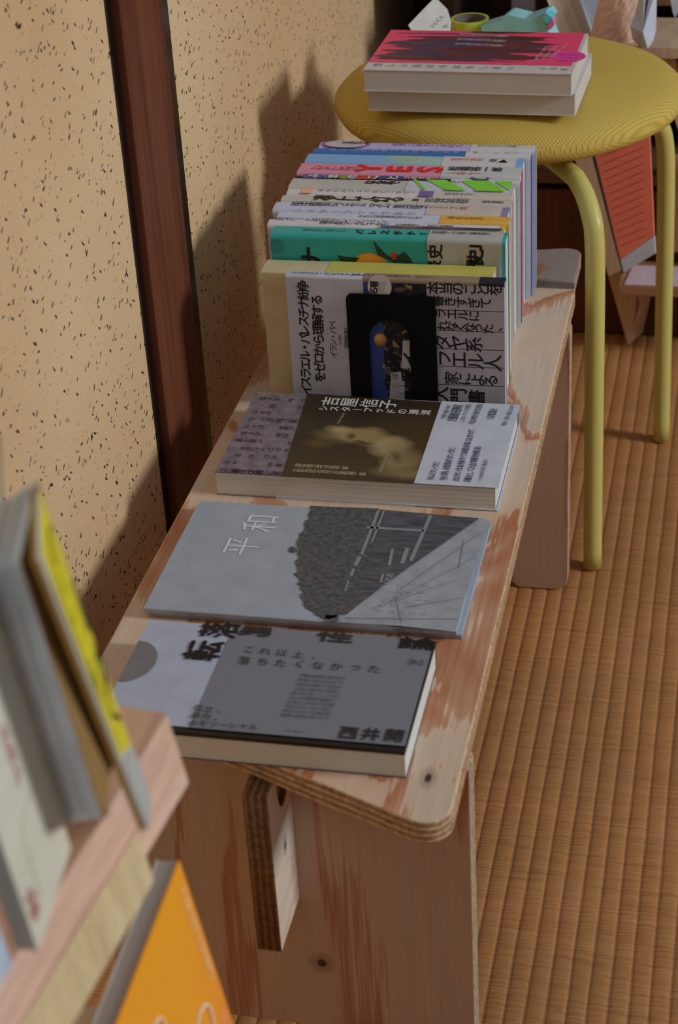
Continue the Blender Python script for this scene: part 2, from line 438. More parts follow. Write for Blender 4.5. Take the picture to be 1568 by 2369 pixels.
# coordinates of the knots are those of the bench itself
top_face = plywood(1, 1.3, pale=(226, 196, 168), mid=(190, 120, 80), knots=[(0, 1, _k.x - 0.12, _k.y - 0.36, .0022, .0045)])
leg_face = plywood(2, 4.1, pale=(200, 170, 146), mid=(176, 118, 84), cross=24.0, along=3.2, rings_n=3.6, w0=.55, w1=.68, knots=[(0, 2, _k2.x - 0.12, _k2.z - FLOOR, .0038, .0040)])
_k3 = onpl(660, 1955, Vector((0.1334, 0, 0)), Vector((1, 0, 0)))
beam_face = plywood(1, 7.7, pale=(232, 220, 204), mid=(222, 194, 172), w0=.6, w1=.66, knots=[(1, 2, _k3.y - 0.36, _k3.z - FLOOR, .002, .004)])
BW = 0.2455; TH = 0.016
bench = empty('plywood_bench', (0.12, 0.36, FLOOR), 'low knock-down plywood bench carrying the books along the plaster wall', 'bench')
outer = round_poly([(0, 0.086), (0.2455, -0.0185), (0.2455, 0.7096), (0.0, 0.7096)], [0.006, 0.016, 0.002, 0.004])
me = plate_me('bench_top', outer, [], TH, MXY(-TH), top_face, bev=0.0012, edge_mat=ply_edge(2, -TH, TH))
link('bench_top', me, bench, True)
def leg_outline():
    z0, z1 = FLOOR, -TH
    pts = [(0.0, z0), (0.052, z0), (0.060, -0.2545), (0.1855, -0.2545), (0.1934, z0), (BW, z0), (BW, z1), (0.0, z1)]
    return round_poly(pts, [0.013, 0.010, 0.012, 0.012, 0.010, 0.013, 0.010, 0.010])
far_face = plywood(2, 8.3, pale=(200, 170, 146), mid=(176, 118, 84), cross=24.0, along=3.2, rings_n=3.6, w0=.6, w1=.68)
for yf, leg_face in ((0.083, leg_face), (0.6855, far_face)):
    me = plate_me('leg_panel', leg_outline(), [], TH, MXZ(yf), leg_face, bev=0.001, edge_mat=ply_edge(1, yf - TH, TH, pale=(214, 190, 164), dark=(120, 92, 74)))
    link('leg_panel', me, bench, True)
# long rail under the top, its end standing out past the near leg, with a notch cut beside the slot
rail = [(0.018, -TH - 0.001), (0.018, -0.140), (0.735, -0.140), (0.735, -TH - 0.001)]
notch = [(0.052 + 0.013 * math.cos(a), -0.031 + 0.018 * math.sin(a)) for a in [2 * PI * k / 18 for k in range(18)]]
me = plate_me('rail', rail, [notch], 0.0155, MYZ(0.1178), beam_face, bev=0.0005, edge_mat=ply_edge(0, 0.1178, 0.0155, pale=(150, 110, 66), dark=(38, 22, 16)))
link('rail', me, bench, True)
# end board set lower than the top, past the far leg
outer = round_poly([(0.07, 0.690), (0.2425, 0.690), (0.2425, 0.811), (0.07, 0.775)], [0.004, 0.002, 0.014, 0.004])
me = plate_me('end_board', outer, [], 0.013, MXY(-0.0135 - TH * 0.2), plywood(1, 9.4, pale=(178, 164, 156), mid=(176, 118, 84), gloss=0.3), bev=0.001, edge_mat=ply_edge(2, -0.0167, 0.013, pale=(214, 184, 160), dark=(140, 108, 88)))
eb = link('end_board', me, bench, True)

# ---------------------------------------------------------------- book builder
INK = flat((24, 22, 24), 0.5); WHITE_INK = flat((222, 220, 214), 0.5); GREY_INK = flat((112, 114, 122), 0.6); RED_INK = flat((206, 70, 66), 0.5)
def shell(name, prof, x0, x1, th, mat, parent):
    """folded card: outer profile in (y, z) offset inward by th, drawn along x"""
    n = len(prof); inner = []
    cen = Vector((sum(p[0] for p in prof) / n, sum(p[1] for p in prof) / n))
    P = [Vector(p) for p in prof]
    for i in range(n):
        a = (P[i] - P[i - 1]).normalized() if i else (P[1] - P[0]).normalized()
        b = (P[i + 1] - P[i]).normalized() if i < n - 1 else a
        d = (a + b).normalized(); nn = Vector((-d.y, d.x))
        if nn.dot(cen - P[i]) < 0 and 0 < i < n - 1: nn = -nn
        if i in (0, n - 1):
            nn = Vector((-d.y, d.x)); 
            if nn.dot(cen - P[i]) < 0: nn = -nn
        inner.append(P[i] + nn * th)
    ring = P + inner[::-1]; m = len(ring)
    V = [(x0, p.x, p.y) for p in ring] + [(x1, p.x, p.y) for p in ring]
    F = [(i, (i + 1) % m, (i + 1) % m + m, i + m) for i in range(m)]
    for i in range(n - 1):
        j = m - 1 - i
        F += [(i, i + 1, j - 1, j), (i + m, j + m, j - 1 + m, i + 1 + m)]
    return link(name, mesh(name, V, F, mat), parent, True)
def arc(cx, cy, r, a0, a1, n=5): return [(cx + r * math.cos(math.radians(a0 + (a1 - a0) * k / n)), cy + r * math.sin(math.radians(a0 + (a1 - a0) * k / n))) for k in range(n + 1)]
def prof_stand(y0, y1, z0, z1, r=0.003):       # spine at the top
    r = min(r, (y1 - y0) * 0.45)
    return [(y0, z0)] + arc(y0 + r, z1 - r, r, 180, 90) + arc(y1 - r, z1 - r, r, 90, 0) + [(y1, z0)]
def prof_far(y0, y1, z0, z1, r=0.003):         # lying, spine away from the camera
    r = min(r, (z1 - z0) * 0.45)
    return [(y0, z1)] + arc(y1 - r, z1 - r, r, 90, 0) + arc(y1 - r, z0 + r, r, 0, -90) + [(y0, z0)]
def prof_near(y0, y1, z0, z1, r=0.001):        # lying, spine toward the camera
    r = min(r, (z1 - z0) * 0.45)
    return [(y1, z1)] + arc(y0 + r, z1 - r, r, 90, 180) + arc(y0 + r, z0 + r, r, 180, 270) + [(y1, z0)]

PG = (216, 220, 224)
def standing(x0, x1, y0, y1, h, cover, label, obi=None, page=PG, z0=0.0, name='book', group=None, obi_h=None, r=0.004):
    b = empty(name, ((x0 + x1) / 2, (y0 + y1) / 2, z0), label, 'book', group)
    g = 0.0003; y0 += g; y1 -= g
    box('page_block', (x0 + 0.0012, y0 + 0.0009, z0), (x1 - 0.0006, y1 - 0.0009, z0 + h - 0.0016), pages_mat(page, 1), b, world=True)
    shell('cover', prof_stand(y0, y1, z0, z0 + h, r), x0, x1, 0.0007, cover, b)
    if obi:
        for (a, c, m) in obi:
            shell('paper_band', prof_stand(y0 - 0.00025, y1 + 0.00025, z0, z0 + h + 0.0003, r), a, c, 0.0004, m, b)
    return b

# ---- row of standing books on the bench
ROWH = 0.130
def SX(px, z=ROWH, y=450): return onz(px, y, z).x
lav = flat((196, 184, 226), 0.4); blueM = flat((62, 116, 186), 0.45); pinkM = flat((222, 150, 178), 0.45)
offw = flat((216, 214, 216), 0.45); cream = flat((222, 212, 190), 0.5); greyw = flat((198, 196, 190), 0.5); bluew = flat((204, 210, 232), 0.45)
teal = flat((52, 176, 166), 0.42); obig = flat((188, 190, 184), 0.5); yel = flat((206, 196, 98), 0.5); butter = flat((214, 198, 156), 0.55)
greenM = flat((138, 226, 74), 0.45); mustard = flat((234, 184, 78), 0.5); blackM = flat((34, 32, 44), 0.35); purp = flat((122, 108, 168), 0.5)
skyM = flat((134, 182, 232), 0.45); peach = flat((246, 186, 152), 0.5); oran = flat((232, 60, 40), 0.5); beigeo = flat((214, 204, 190), 0.5)
GRP = 'books standing spine up in the row on the bench'
R0 = [0.6980, 0.6845, 0.6622, 0.6365, 0.6268, 0.6031, 0.5892, 0.5745, 0.5548, 0.5382, 0.5249, 0.5051]
XL = lambda px, py: onz(px, py, ROWH).x
rb = {}
def rowbook(i, px_l, px_r, cover, label, obi=None, dz=0.0, page=PG):
    y0 = R0[i]; y1 = 0.7140 if i == 0 else R0[i - 1]
    zt = ROWH + dz
    py = {0: 330, 1: 345, 2: 358, 3: 380, 4: 402, 5: 414, 6: 438, 7: 452, 8: 470, 9: 490, 10: 510, 11: 535}[i]
    xl = onz(px_l, py, zt).x; xr = onz(px_r, py + 14, zt).x
    ob = [(onz(a, py + 8, zt).x, xr + 0.0002 if c is None else onz(c, py + 8, zt).x, m) for a, c, m in (obi or [])]
    rb[i] = standing(xl, xr, y0, y1, zt, cover, label, ob, page, group=GRP); return rb[i]
def mid(i, f=0.5):
    y0 = R0[i]; y1 = 0.7140 if i == 0 else R0[i - 1]
    return y0 + (y1 - y0) * f
def spine(book, s, px0, px1, i, f, size, mat, dz=0.0, mode='ccwv', obi=False, **k):
    """lettering along the spine of row book i: x from the photograph, y at fraction f of the thickness"""
    z = ROWH + dz + (0.0004 if obi else 0.0001); y = mid(i, f)
    def P(px):
        lo, hi = 200.0, 700.0
        for _ in range(30):
            m = (lo + hi) / 2
            if onz(px, m, z).y > y: lo = m
            else: hi = m
        return onz(px, (lo + hi) / 2, z)
    return lettering(book, s, P(px0), P(px1), size, 'top', mat, mode, **k)

b = rowbook(0, 742, 1238, lav, 'lavender spined book with a cream oval, furthest of the row', [(1090, None, offw)])
ov = [(onz(800, 332, ROWH).x + 0.0215 * math.cos(a), mid(0, 0.45) + 0.0085 * math.sin(a)) for a in [2 * PI * k / 32 for k in range(32)]]
print_top('oval_ring', ov, ROWH, flat((168, 92, 150), 0.5), b)
print_top('oval_patch', [(onz(800, 332, ROWH).x + (p[0] - onz(800, 332, ROWH).x) * 0.84, mid(0, 0.45) + (p[1] - mid(0, 0.45)) * 0.98) for p in ov], ROWH, flat((196, 190, 196), 0.5), b, lift=0.0004)
spine(b, '安達茉莉子著', 798, 850, 0, 0.6, 0.006, INK, mode='ccwv', dz=0.0006)
spine(b, '世界に放りこまれた', 915, 1062, 0, 0.55, 0.007, flat((140, 110, 170), 0.5))
spine(b, '毎日を生きる言葉', 1110, 1190, 0, 0.6, 0.0045, GREY_INK, obi=True)
b = rowbook(1, 727, 1228, blueM, 'mid blue spined book with white lettering beside the lavender one', [(1078, None, offw)])
spine(b, 'わたしたちがことばをさがす', 770, 1055, 1, 0.5, 0.0062, flat((190, 206, 232), 0.5))
spine(b, '著／いとう', 1100, 1195, 1, 0.5, 0.004, GREY_INK, obi=True)
skyp = blobs('sky_print', (134, 182, 232), [(0.03 - 0.02, 0, 0.02, 0.02, 0, (150, 196, 196), .8, .9), (0.045 - .05, 0.004, 0.012, 0.008, 0, (190, 206, 110), .8, .7), (0.02, -0.003, 0.014, 0.008, 0, (176, 214, 190), .9, .8), (-0.012, 0.0, 0.01, 0.01, 0, (160, 200, 170), .7, .8), (0.04, 0.002, 0.01, 0.006, 0, (150, 208, 226), .9, .8)], warp=0.01, wscale=110)
b = rowbook(2, 713, 1212, skyp, 'pale blue spined book painted with green and yellow flowers', [(1026, 1196, offw)])
spine(b, '新装の挿絵', 1050, 1110, 2, 0.55, 0.0062, flat((214, 120, 130), 0.5), obi=True)
spine(b, '■', 1141, 1142, 2, 0.5, 0.0080, GREY_INK, obi=True, mode='up')
spine(b, '▲', 1164, 1165, 2, 0.45, 0.009, INK, obi=True, mode='up')
b = rowbook(3, 697, 1207, pinkM, 'pink spined book lettered YES in big red capitals', [(1026, None, flat((206, 206, 208), 0.5))])
spine(b, 'わたくしの話', 732, 815, 3, 0.45, 0.0105, flat((226, 96, 120), 0.5), sx=1.0, sy=1.15)
spine(b, 'YES', 855, 995, 3, 0.5, 0.0300, flat((226, 40, 36), 0.45), mode='ccw', bold=0.0012, sx=0.92, sy=0.95)
spine(b, '松橋裕一郎', 1050, 1150, 3, 0.62, 0.0098, flat((70, 76, 84), 0.5), obi=True, bold=0.0002)
spine(b, '(少年アヤ)', 1040, 1106, 3, 0.22, 0.0066, flat((220, 110, 90), 0.5), obi=True)
b = rowbook(4, 690, 1205, blackM, 'black and multicoloured spined book with white brush lettering', [(1046, None, offw)], dz=-0.0012)
for (px, w, c) in ((722, .008, (90, 90, 170)), (800, .006, (150, 150, 60)), (842, .008, (206, 62, 42)), (905, .010, (60, 70, 120)), (760, .005, (60, 120, 140))):
    x = onz(px, 408, ROWH).x; print_top('colour_patch', rrect(x - w, mid(4, .08), x + w, mid(4, .92), 0.002), ROWH - 0.0012, flat(c, 0.5), b)
spine(b, 'ふまのこと', 724, 908, 4, 0.42, 0.0100, WHITE_INK, dz=-0.0007, bold=0.0004)
spine(b, '少年アヤ', 940, 994, 4, 0.45, 0.0056, WHITE_INK, dz=-0.0007)
lz = [tuple(onz(x, y, ROWH)[:2]) for x, y in ((1085, 411), (1092, 408), (1105, 412), (1122, 413), (1128, 408), (1132, 412), (1128, 416), (1110, 418), (1095, 415))]
print_top('lizard_print', lz, ROWH - 0.0012, flat((84, 98, 92), 0.5), b, lift=0.0006)
b = rowbook(5, 677, 1192, greyw, 'off-white spined book with a green and white striped paper band', [(944, 1184, flat((208, 210, 220), 0.5))])
for q in (((975, 418), (1020, 418), (965, 418)),):
    pass
def stripe(book, i, px, w, sl, mat):
    z = ROWH + 0.0004; ya, yb = R0[i] + 0.001, R0[i - 1] - 0.001
    xa = onz(px, 425, z).x
    print_top('green_stripe', [(xa, yb), (xa + w, yb), (xa + w + sl, ya), (xa + sl, ya)], z, mat, book)
stripe(b, 5, 980, 0.017, 0.020, greenM); stripe(b, 5, 1062, 0.024, 0.016, greenM); stripe(b, 5, 950, 0.003, 0.012, greenM); print_top('green_stripe', [(onz(1140, 425, ROWH).x, mid(5, .96)), (onz(1184, 425, ROWH).x, mid(5, .96)), (onz(1184, 425, ROWH).x, mid(5, .12))], ROWH + 0.0005, greenM, b)
spine(b, 'メイドインなる', 706, 808, 5, 0.82, 0.0055, GREY_INK)
spine(b, 'なるまで', 855, 915, 5, 0.62, 0.0092, INK, bold=0.0003)
spine(b, '7年間のはなし', 985, 1058, 5, 0.86, 0.0060, INK, obi=True)
b = rowbook(6, 667, 1186, flat((222, 220, 218), 0.45), 'white spined book with a peach square and a purple tip', [(1004, None, beigeo)])
x = onz(708, 446, ROWH).x; print_top('peach_square', rrect(x - 0.0048, mid(6, .1), x + 0.0048, mid(6, .85), 0.0003), ROWH, peach, b)
x = onz(985, 452, ROWH).x; print_top('purple_patch', rrect(x - 0.006, mid(6, .08), x + 0.0055, mid(6, .9), 0.0003), ROWH, purp, b)
spine(b, 'あなたのフェミはどこから?', 742, 958, 6, 0.6, 0.0058, GREY_INK)
spine(b, '四人のエッセイ', 1036, 1090, 6, 0.5, 0.0052, GREY_INK, obi=True)
b = rowbook(7, 655, 1184, flat((206, 202, 190), 0.5), 'beige spined book with bold brush-written black title', [(970, None, flat((204, 200, 190), 0.5))])
spine(b, '凛として灯る。', 746, 948, 7, 0.5, 0.0135, flat((50, 44, 42), 0.5), bold=0.0003, sy=1.25, sx=0.85)
spine(b, '荒井裕樹', 998, 1070, 7, 0.5, 0.0110, flat((110, 108, 104), 0.5), obi=True)
spine(b, '現代書館', 1122, 1158, 7, 0.45, 0.0050, INK, obi=True)
b = rowbook(8, 638, 1178, bluew, 'bluish white book whose black title mentions feminism', [(990, 1164, flat((212, 200, 188), 0.5)), (1164, None, flat((150, 140, 176), 0.5))])
spine(b, '暗中模索のフェミニズム', 686, 892, 8, 0.68, 0.0098, flat((60, 62, 76), 0.5))
spine(b, '栗田隆子', 922, 986, 8, 0.66, 0.0086, flat((60, 62, 76), 0.5))
spine(b, 'フェミニズム論', 1004, 1074, 8, 0.62, 0.0060, flat((206, 110, 104), 0.5), obi=True)
b = rowbook(9, 647, 1181, flat((210, 214, 230), 0.45), 'white spined book with a mustard yellow paper band', [(1022, None, mustard)])
spine(b, 'シスターフッドであう', 690, 952, 9, 0.9, 0.0075, GREY_INK)
spine(b, 'かれら被害者の恋人たち', 836, 970, 9, 0.45, 0.0060, GREY_INK)
spine(b, '清水えす子', 1044, 1112, 9, 0.5, 0.0062, flat((120, 84, 30), 0.5), obi=True)
b = rowbook(10, 622, 1168, flat((226, 220, 222), 0.45), 'white spined book with small black lettering next to the teal one', [(1160, None, flat((232, 200, 60), 0.5))])
spine(b, '「地方」と性的マイノリティ', 628, 890, 10, 0.82, 0.0090, flat((70, 68, 72), 0.5), sx=0.8)
spine(b, '東北6県のインタビューから', 748, 890, 10, 0.42, 0.0068, flat((60, 58, 62), 0.5))
spine(b, '杉浦郁子・前川直哉', 922, 1040, 10, 0.40, 0.0060, flat((60, 58, 62), 0.5), sx=0.8)
x0_, x1_ = onz(880, 525, ROWH).x, onz(1160, 535, ROWH).x
print_top('photo_strip', rrect(x0_, R0[10] + 0.0004, x1_, R0[10] + 0.0034, 0.0), ROWH, blobs('crowd_print', (60, 62, 88), [(-0.01, 0, .02, .02, 0, (90, 130, 190), .9, .3), (.02, 0, .008, .02, 0, (160, 140, 140), .8, .6), (.05, 0, .01, .02, 0, (120, 110, 120), .7, .6)], warp=0.01, wscale=200), b)
def endpaper(book, i, mat, ta, tb):
    xs = [c for c in book.children if c.name.startswith('page_block')][0]
    me = xs.data; L = Vector(book.location); x1e = max(v.co.x for v in me.vertices) + L.x
    box('end_paper', (x1e - 0.03, R0[i] + ta, 0.0), (x1e + 0.0009, R0[i] + tb, ROWH - 0.0012), mat, book, world=True)
endpaper(rb[1], 1, flat((40, 104, 190), 0.5), 0.0060, 0.0105)
endpaper(rb[3], 3, flat((232, 110, 140), 0.5), 0.0150, 0.0180)
endpaper(rb[9], 9, flat((214, 172, 90), 0.5), 0.0008, 0.0034)
endpaper(rb[0], 0, flat((150, 168, 190), 0.5), 0.0050, 0.0090)
# teal book: thick, its front cover shows above the yellow one
yT0, yT1 = R0[11], R0[10]
xl = onz(613, 560, ROWH).x; xr = onz(1163, 575, ROWH).x; xo = onz(984, 560, ROWH).x
b = standing(xl, xr, yT0, yT1, ROWH, teal, 'thick teal book with an orange and leaves on its cover', [(xo, xr - 0.0028, obig)], group=GRP)
spine(b, '中学生から知りたい', 706, 796, 11, 0.5, 0.0048, flat((20, 84, 84), 0.5))
spine(b, 'パレスチナ', 832, 952, 11, 0.46, 0.0082, flat((18, 40, 44), 0.5), bold=0.0003)
spine(b, 'のこと', 976, 984, 11, 0.45, 0.0050, flat((18, 60, 60), 0.5))
spine(b, '岡真理・小山哲・藤原辰史', 1006, 1126, 11, 0.6, 0.0050, flat((60, 62, 60), 0.5), obi=True)
yf = yT0 + 0.0003
cx, cz = ony(855, 618, yf).x, ony(855, 622, yf).z
orm = blobs('orange_print', (240, 150, 40), [(cx - (xl + xr) / 2 , cz + 0.004, .014, .010, 0, (246, 184, 60), .8, .7), (cx - (xl + xr) / 2 + .004, cz - .008, .016, .008, 0, (226, 96, 30), .8, .7)], plane='xz')
print_front('orange_fruit', [(cx + 0.0172 * math.cos(a), cz - 0.004 + 0.0172 * math.sin(a)) for a in [2 * PI * k / 40 for k in range(40)]], yf, orm, b)
leafm = flat((26, 66, 44), 0.5)
print_front('leaf', yp([(1015 - 152, 556), (874, 590), (912, 606), (955, 608), (950, 598), (935, 582), (922, 590), (905, 596), (886, 582)], yf), yf, leafm, b, lift=0.0004)
print_front('leaf', yp([(780, 590), (800, 594), (832, 596), (822, 606), (790, 606)], yf), yf, leafm, b, lift=0.0004)
print_front('red_insect', yp([(904, 588), (912, 582), (918, 588), (918, 598), (908, 600)], yf), yf, flat((206, 52, 44), 0.5), b, lift=0.0006)
def ring(cx, cz, r, w): 
    return [(cx + r * math.cos(a), cz + r * math.sin(a)) for a in [2 * PI * k / 28 for k in range(28)]], [(cx + (r - w) * math.cos(a), cz + (r - w) * math.sin(a)) for a in [2 * PI * k / 28 for k in range(28)]]
c0 = ony(641, 570, yf)
for rr in (0.0056, 0.0042, 0.0024):
    o_, h_ = ring(c0.x, c0.z, rr, 0.0004); print_front('round_seal', o_, yf, flat((40, 132, 134), 0.5), b, holes=[h_])
ty(b, 'ナ', (722, 596), (723, 596), 0.020, yf, flat((18, 34, 38), 0.5), sx=1.0, bold=0.0006)
ty(b, '表史', (1005, 618), (1006, 582), 0.0125, yf - 0.0003, INK, bold=0.0003)
ty(b, '世界史」', (1098, 636), (1100, 574), 0.0135, yf - 0.0003, INK, bold=0.0005)
print_front('yellow_rule', yp([(1072, 571), (1076, 571), (1076, 612), (1072, 612)], yf), yf, flat((206, 186, 120), 0.5), b, lift=0.0006)
# yellow book with butter coloured cover
xl = 0.0255; xr = onz(1140, 640, 0.110).x; xm = onz(764, 608, 0.110).x
b = standing(xl, xr, 0.4790, 0.5035, 0.110, butter, 'butter yellow book standing behind the white one with the black bookend', [(xm, xr + 0.0002, yel)], r=0.002, group=GRP)

# white book behind the bookend
IY0, IY1, IH = 0.4672, 0.4785, 0.1125
xl = onz(661, 634, IH).x; xr = onz(1168, 650, IH).x
city = blobs('night_city_print', (54, 60, 92), [], rough=0.45)
isr = standing(xl, xr, IY0, IY1, IH, flat((196, 200, 214), 0.45), 'white book about the Israel and Palestine conflict behind the black bookend', [], r=0.002, group=GRP)
yf = IY0 + 0.0003
x1c, x2c = ony(840, 660, yf).x, ony(986, 660, yf).x
# printed night photograph of the city with a golden dome
t = NT('night_city_print', 0.45, 0.4)
vo = t.n('TexVoronoi'); vo.inputs['Scale'].default_value = 1.0; vo.distance = 'CHEBYCHEV'; t.l(t.coord((260, 1, 330)), vo.inputs['Vector'])
sepc = t.n('SeparateColor'); t.l(vo.outputs['Color'], sepc.inputs[0])
cityc = t.ramp(sepc.outputs[0], [(0.0, lin((24, 24, 38))), (0.6, lin((40, 40, 56))), (0.78, lin((96, 84, 74))), (0.92, lin((150, 128, 92)))], 'CONSTANT')
sp = t.n('SeparateXYZ'); t.l(t.tc.outputs['Object'], sp.inputs[0])
edge = t.math('GREATER_THAN', t.math('ADD', sp.outputs[0], t.math('MULTIPLY', t.noise(t.coord((1, 1, 90)), 1.0, 2), 0.012)), ony(893, 780, yf).x - (xl + xr) / 2 + 0.004)
t.base(t.mix(edge, lin((52, 74, 140)), cityc))
print_front('cover_photo', [(x1c, 0.0005), (x2c, 0.0005), (x2c, IH - 0.003), (x1c, IH - 0.003)], yf, t.m, isr)
dc = ony(880, 786, yf)
dome = blobs('dome_print', (120, 72, 34), [(dc.x - (xl + xr) / 2 - .0012, dc.z + .002, .004, .004, 0, (236, 190, 110), .9, .8)], plane='xz', warp=0.0005)
print_front('golden_dome', [(dc.x + 0.0050 * math.cos(a), dc.z + 0.0056 * math.sin(a)) for a in [2 * PI * k / 24 for k in range(24)]], yf, dome, isr, lift=0.0004)
cc = ony(878, 663, yf)
print_front('round_sticker', [(cc.x + 0.0092 * math.cos(a), cc.z + 0.0100 * math.sin(a)) for a in [2 * PI * k / 32 for k in range(32)]], yf, offw, isr, lift=0.0004)
ty(isr, '名著', (864, 674), (865, 658), 0.0066, yf - 0.0003, INK, bold=0.0002)
ty(isr, '中東問題', (877, 678), (878, 655), 0.0030, yf - 0.0003, GREY_INK); ty(isr, '入門決定版', (887, 678), (888, 653), 0.0030, yf - 0.0003, GREY_INK)
# the titled labels inside the photograph
for q in (((905, 862), (936, 858), (936, 930), (900, 930)), ((932, 788), (952, 787), (955, 862), (928, 860))):
    print_front('title_panel', yp(q, yf), yf, flat((190, 192, 198), 0.5), isr, lift=0.0004)
ty(isr, '歴イ', (946, 868), (948, 830), 0.0125, yf - 0.0003, INK, bold=0.0005)
ty(isr, '世界一わかり', (918, 890), (924, 800), 0.0060, yf - 0.0003, INK) if False else None
ty(isr, '界世', (915, 892), (914, 870), 0.0062, yf - 0.0003, INK, mode='up'); ty(isr, '一か', (930, 892), (930, 912), 0.0058, yf - 0.0003, INK, mode='up')
isx = xr
print_front('paper_band', [(x2c, 0.0), (isx - 0.0004, 0.0), (isx - 0.0004, IH - 0.003), (x2c, IH - 0.003)], yf, flat((176, 174, 182), 0.5), isr, lift=0.0004)
shell('paper_band_spine', prof_stand(IY0 + 0.0001, IY1 - 0.0001, IH - 0.004, IH + 0.0003, 0.002), onz(1110, 645, IH).x, xr + 0.0002, 0.0003, blackM, isr)
shell('spine_patch', prof_stand(IY0 + 0.00015, IY1 - 0.00015, IH - 0.004, IH + 0.00025, 0.002), x1c, onz(1110, 645, IH).x, 0.0003, flat((150, 132, 108), 0.5), isr)
B = dict(bold=0.0002)
ty(isr, 'イスラエル・パレスチナ紛争', (709, 902), (700, 660), 0.0098, yf, INK, **B)
ty(isr, 'をゼロから理解する', (740, 872), (733, 694), 0.0098, yf, INK, **B)
ty(isr, 'イラン・パペ', (772, 820), (769, 750), 0.0066, yf, INK)
ty(isr, '早尾貴紀訳', (803, 800), (802, 764), 0.0046, yf, INK)
ty(isr, 'Ilan Pappe', (787, 797), (786, 776), 0.0030, yf, GREY_INK, mode='ccw')
yo = yf - 0.0003
def rowt(s, a, c, size, **k): ty(isr, s, a, c, size, yo, INK, mode='ccwv', **k)
rowt('本当のことを', (1002, 666), (1146, 671), 0.0108, **B)
rowt('書きすぎて', (1012, 696), (1124, 701), 0.0100, **B)
rowt('ラエルに', (1020, 724), (1096, 731), 0.0096, **B)
rowt('れなくなった、', (1024, 753), (1150, 762), 0.0092, **B)
rowt('ダヤ系', (1022, 790), (1096, 797), 0.0142, **B)
rowt('ラエル人', (1024, 828), (1140, 840), 0.0150, **B)
rowt('家による', (1044, 874), (1136, 881), 0.0118, **B)
rowt('入門書', (1020, 912), (1102, 919), 0.0140, bold=0.0003)
rowt('河出新書', (1151, 930), (1153, 905), 0.0034) if False else ty(isr, '河出新書', (1151, 932), (1152, 904), 0.0034, yo, INK)
for yy in (716, 763, 805, 846, 888):
    print_front('band_rule', yp([(988, yy - 1), (1166, yy + 5), (1166, yy + 6.5), (988, yy + .5)], yo), yo, flat((120, 118, 126), 0.5), isr, lift=0.0001)
lettering(isr, 'イスラエル・パレスチナ紛争をゼロから理解する', onz(682, 631, IH), onz(942, 640, IH), 0.0046, 'top', INK, 'ccwv')
lettering(isr, '早尾貴紀訳', onz(966, 642, IH), onz(1014, 643, IH), 0.0042, 'top', INK, 'ccwv')

# black bookend
blk = NT('black_metal', 0.75, 0.12); blk.base((0.0055, 0.0055, 0.006)); BY = 0.4655
be = empty('bookend', (0.13, BY, 0.0), 'matte black metal bookend with an arched slot against the white book', 'bookend')
zt = ony(905, 690, BY).z + 0.003
hole = [(0.1112, 0.002), (0.1425, 0.002)] + [(0.12685 + 0.01565 * math.cos(a), zt - 0.0365 + 0.01565 * math.sin(a)) for a in [PI * k / 14 for k in range(15)]]
me = plate_me('upright_plate', rrect(0.0945, 0.0006, 0.1632, zt, 0.005, corners=(0, 0, 1, 1)), [hole], 0.0011, MXZ(BY), blk.m); link('upright_plate', me, be, True)
box('foot_plate', (0.0945, BY - 0.0011, -0.0002 + 0.0002), (0.1632, BY + 0.0012, 0.0008), blk.m, be, world=True)

# ---- lying book with a sepia portrait
def lying(name, x0, x1, y0, y1, z0, z1, cover, label, prof=prof_far, page=PG, rot=0.0, th=0.0006, inset=0.0006, pfreq=2600, pdark=0.78):
    b = empty(name, ((x0 + x1) / 2, (y0 + y1) / 2, z0), label, 'book')
    far = prof is prof_far
    box('page_block', (x0 + 0.0006, y0 + (inset if far else 0.001), z0 + th), (x1 - 0.0006, y1 - (0.001 if far else inset), z1 - th), pages_mat(page, 2, pfreq, pdark), b, world=True)
    shell('cover', prof(y0, y1, z0, z1), x0, x1, th, cover, b)
    return b
YZ = 0.0192
yx0, yx1, yy0, yy1 = 0.0215, 0.2268, 0.3262, 0.4535
t = NT('handwriting_print', 0.5, 0.4)   # mauve manuscript cover
g = t.noise(t.coord((120, 120, 1)), 1.0, 2); ln = t.noise(t.coord((8, 900, 1)), 1.0, 2)
col = t.ramp(g, [(0.3, lin((112, 100, 106))), (0.7, lin((142, 130, 136)))])
t.base(col)
yos = lying('book', yx0, yx1, yy0, yy1, 0, YZ, t.m, 'thick paperback lying flat with a sepia portrait and white paper band', page=(222, 222, 216), pfreq=900, pdark=0.66)
inkp = flat((74, 50, 78), 0.5)
hand = 'ヌ男もう路のかすら恋る囀りみ雀ふ物をさ想ひ咲く雪ちて花を愛'
rnd = random.Random(3)
for j in range(9):
    n = 11; s = ''.join(rnd.choice(hand) for _ in range(n)); s = ''.join(c if rnd.random() > (0.45 if j < 6 else .35) else ' ' for c in s)
    xx = yx0 + 0.0045 + j * 0.0056
    if xx > 0.068: break
    lettering(yos, s, (xx + rnd.uniform(-.001, .001), yy0 + 0.003, YZ), (xx + 0.0035, yy1 - 0.012, YZ), 0.0052 + rnd.random() * .002, 'top', inkp, 'up', name='handwriting')
lettering(yos, 'りの物をさ雀ふみ咲ん' , (yx0 + .006, yy0 + .0022, YZ), (yx0 + .055, yy0 + .0022, YZ), 0.0075, 'top', inkp, 'up', name='handwriting')
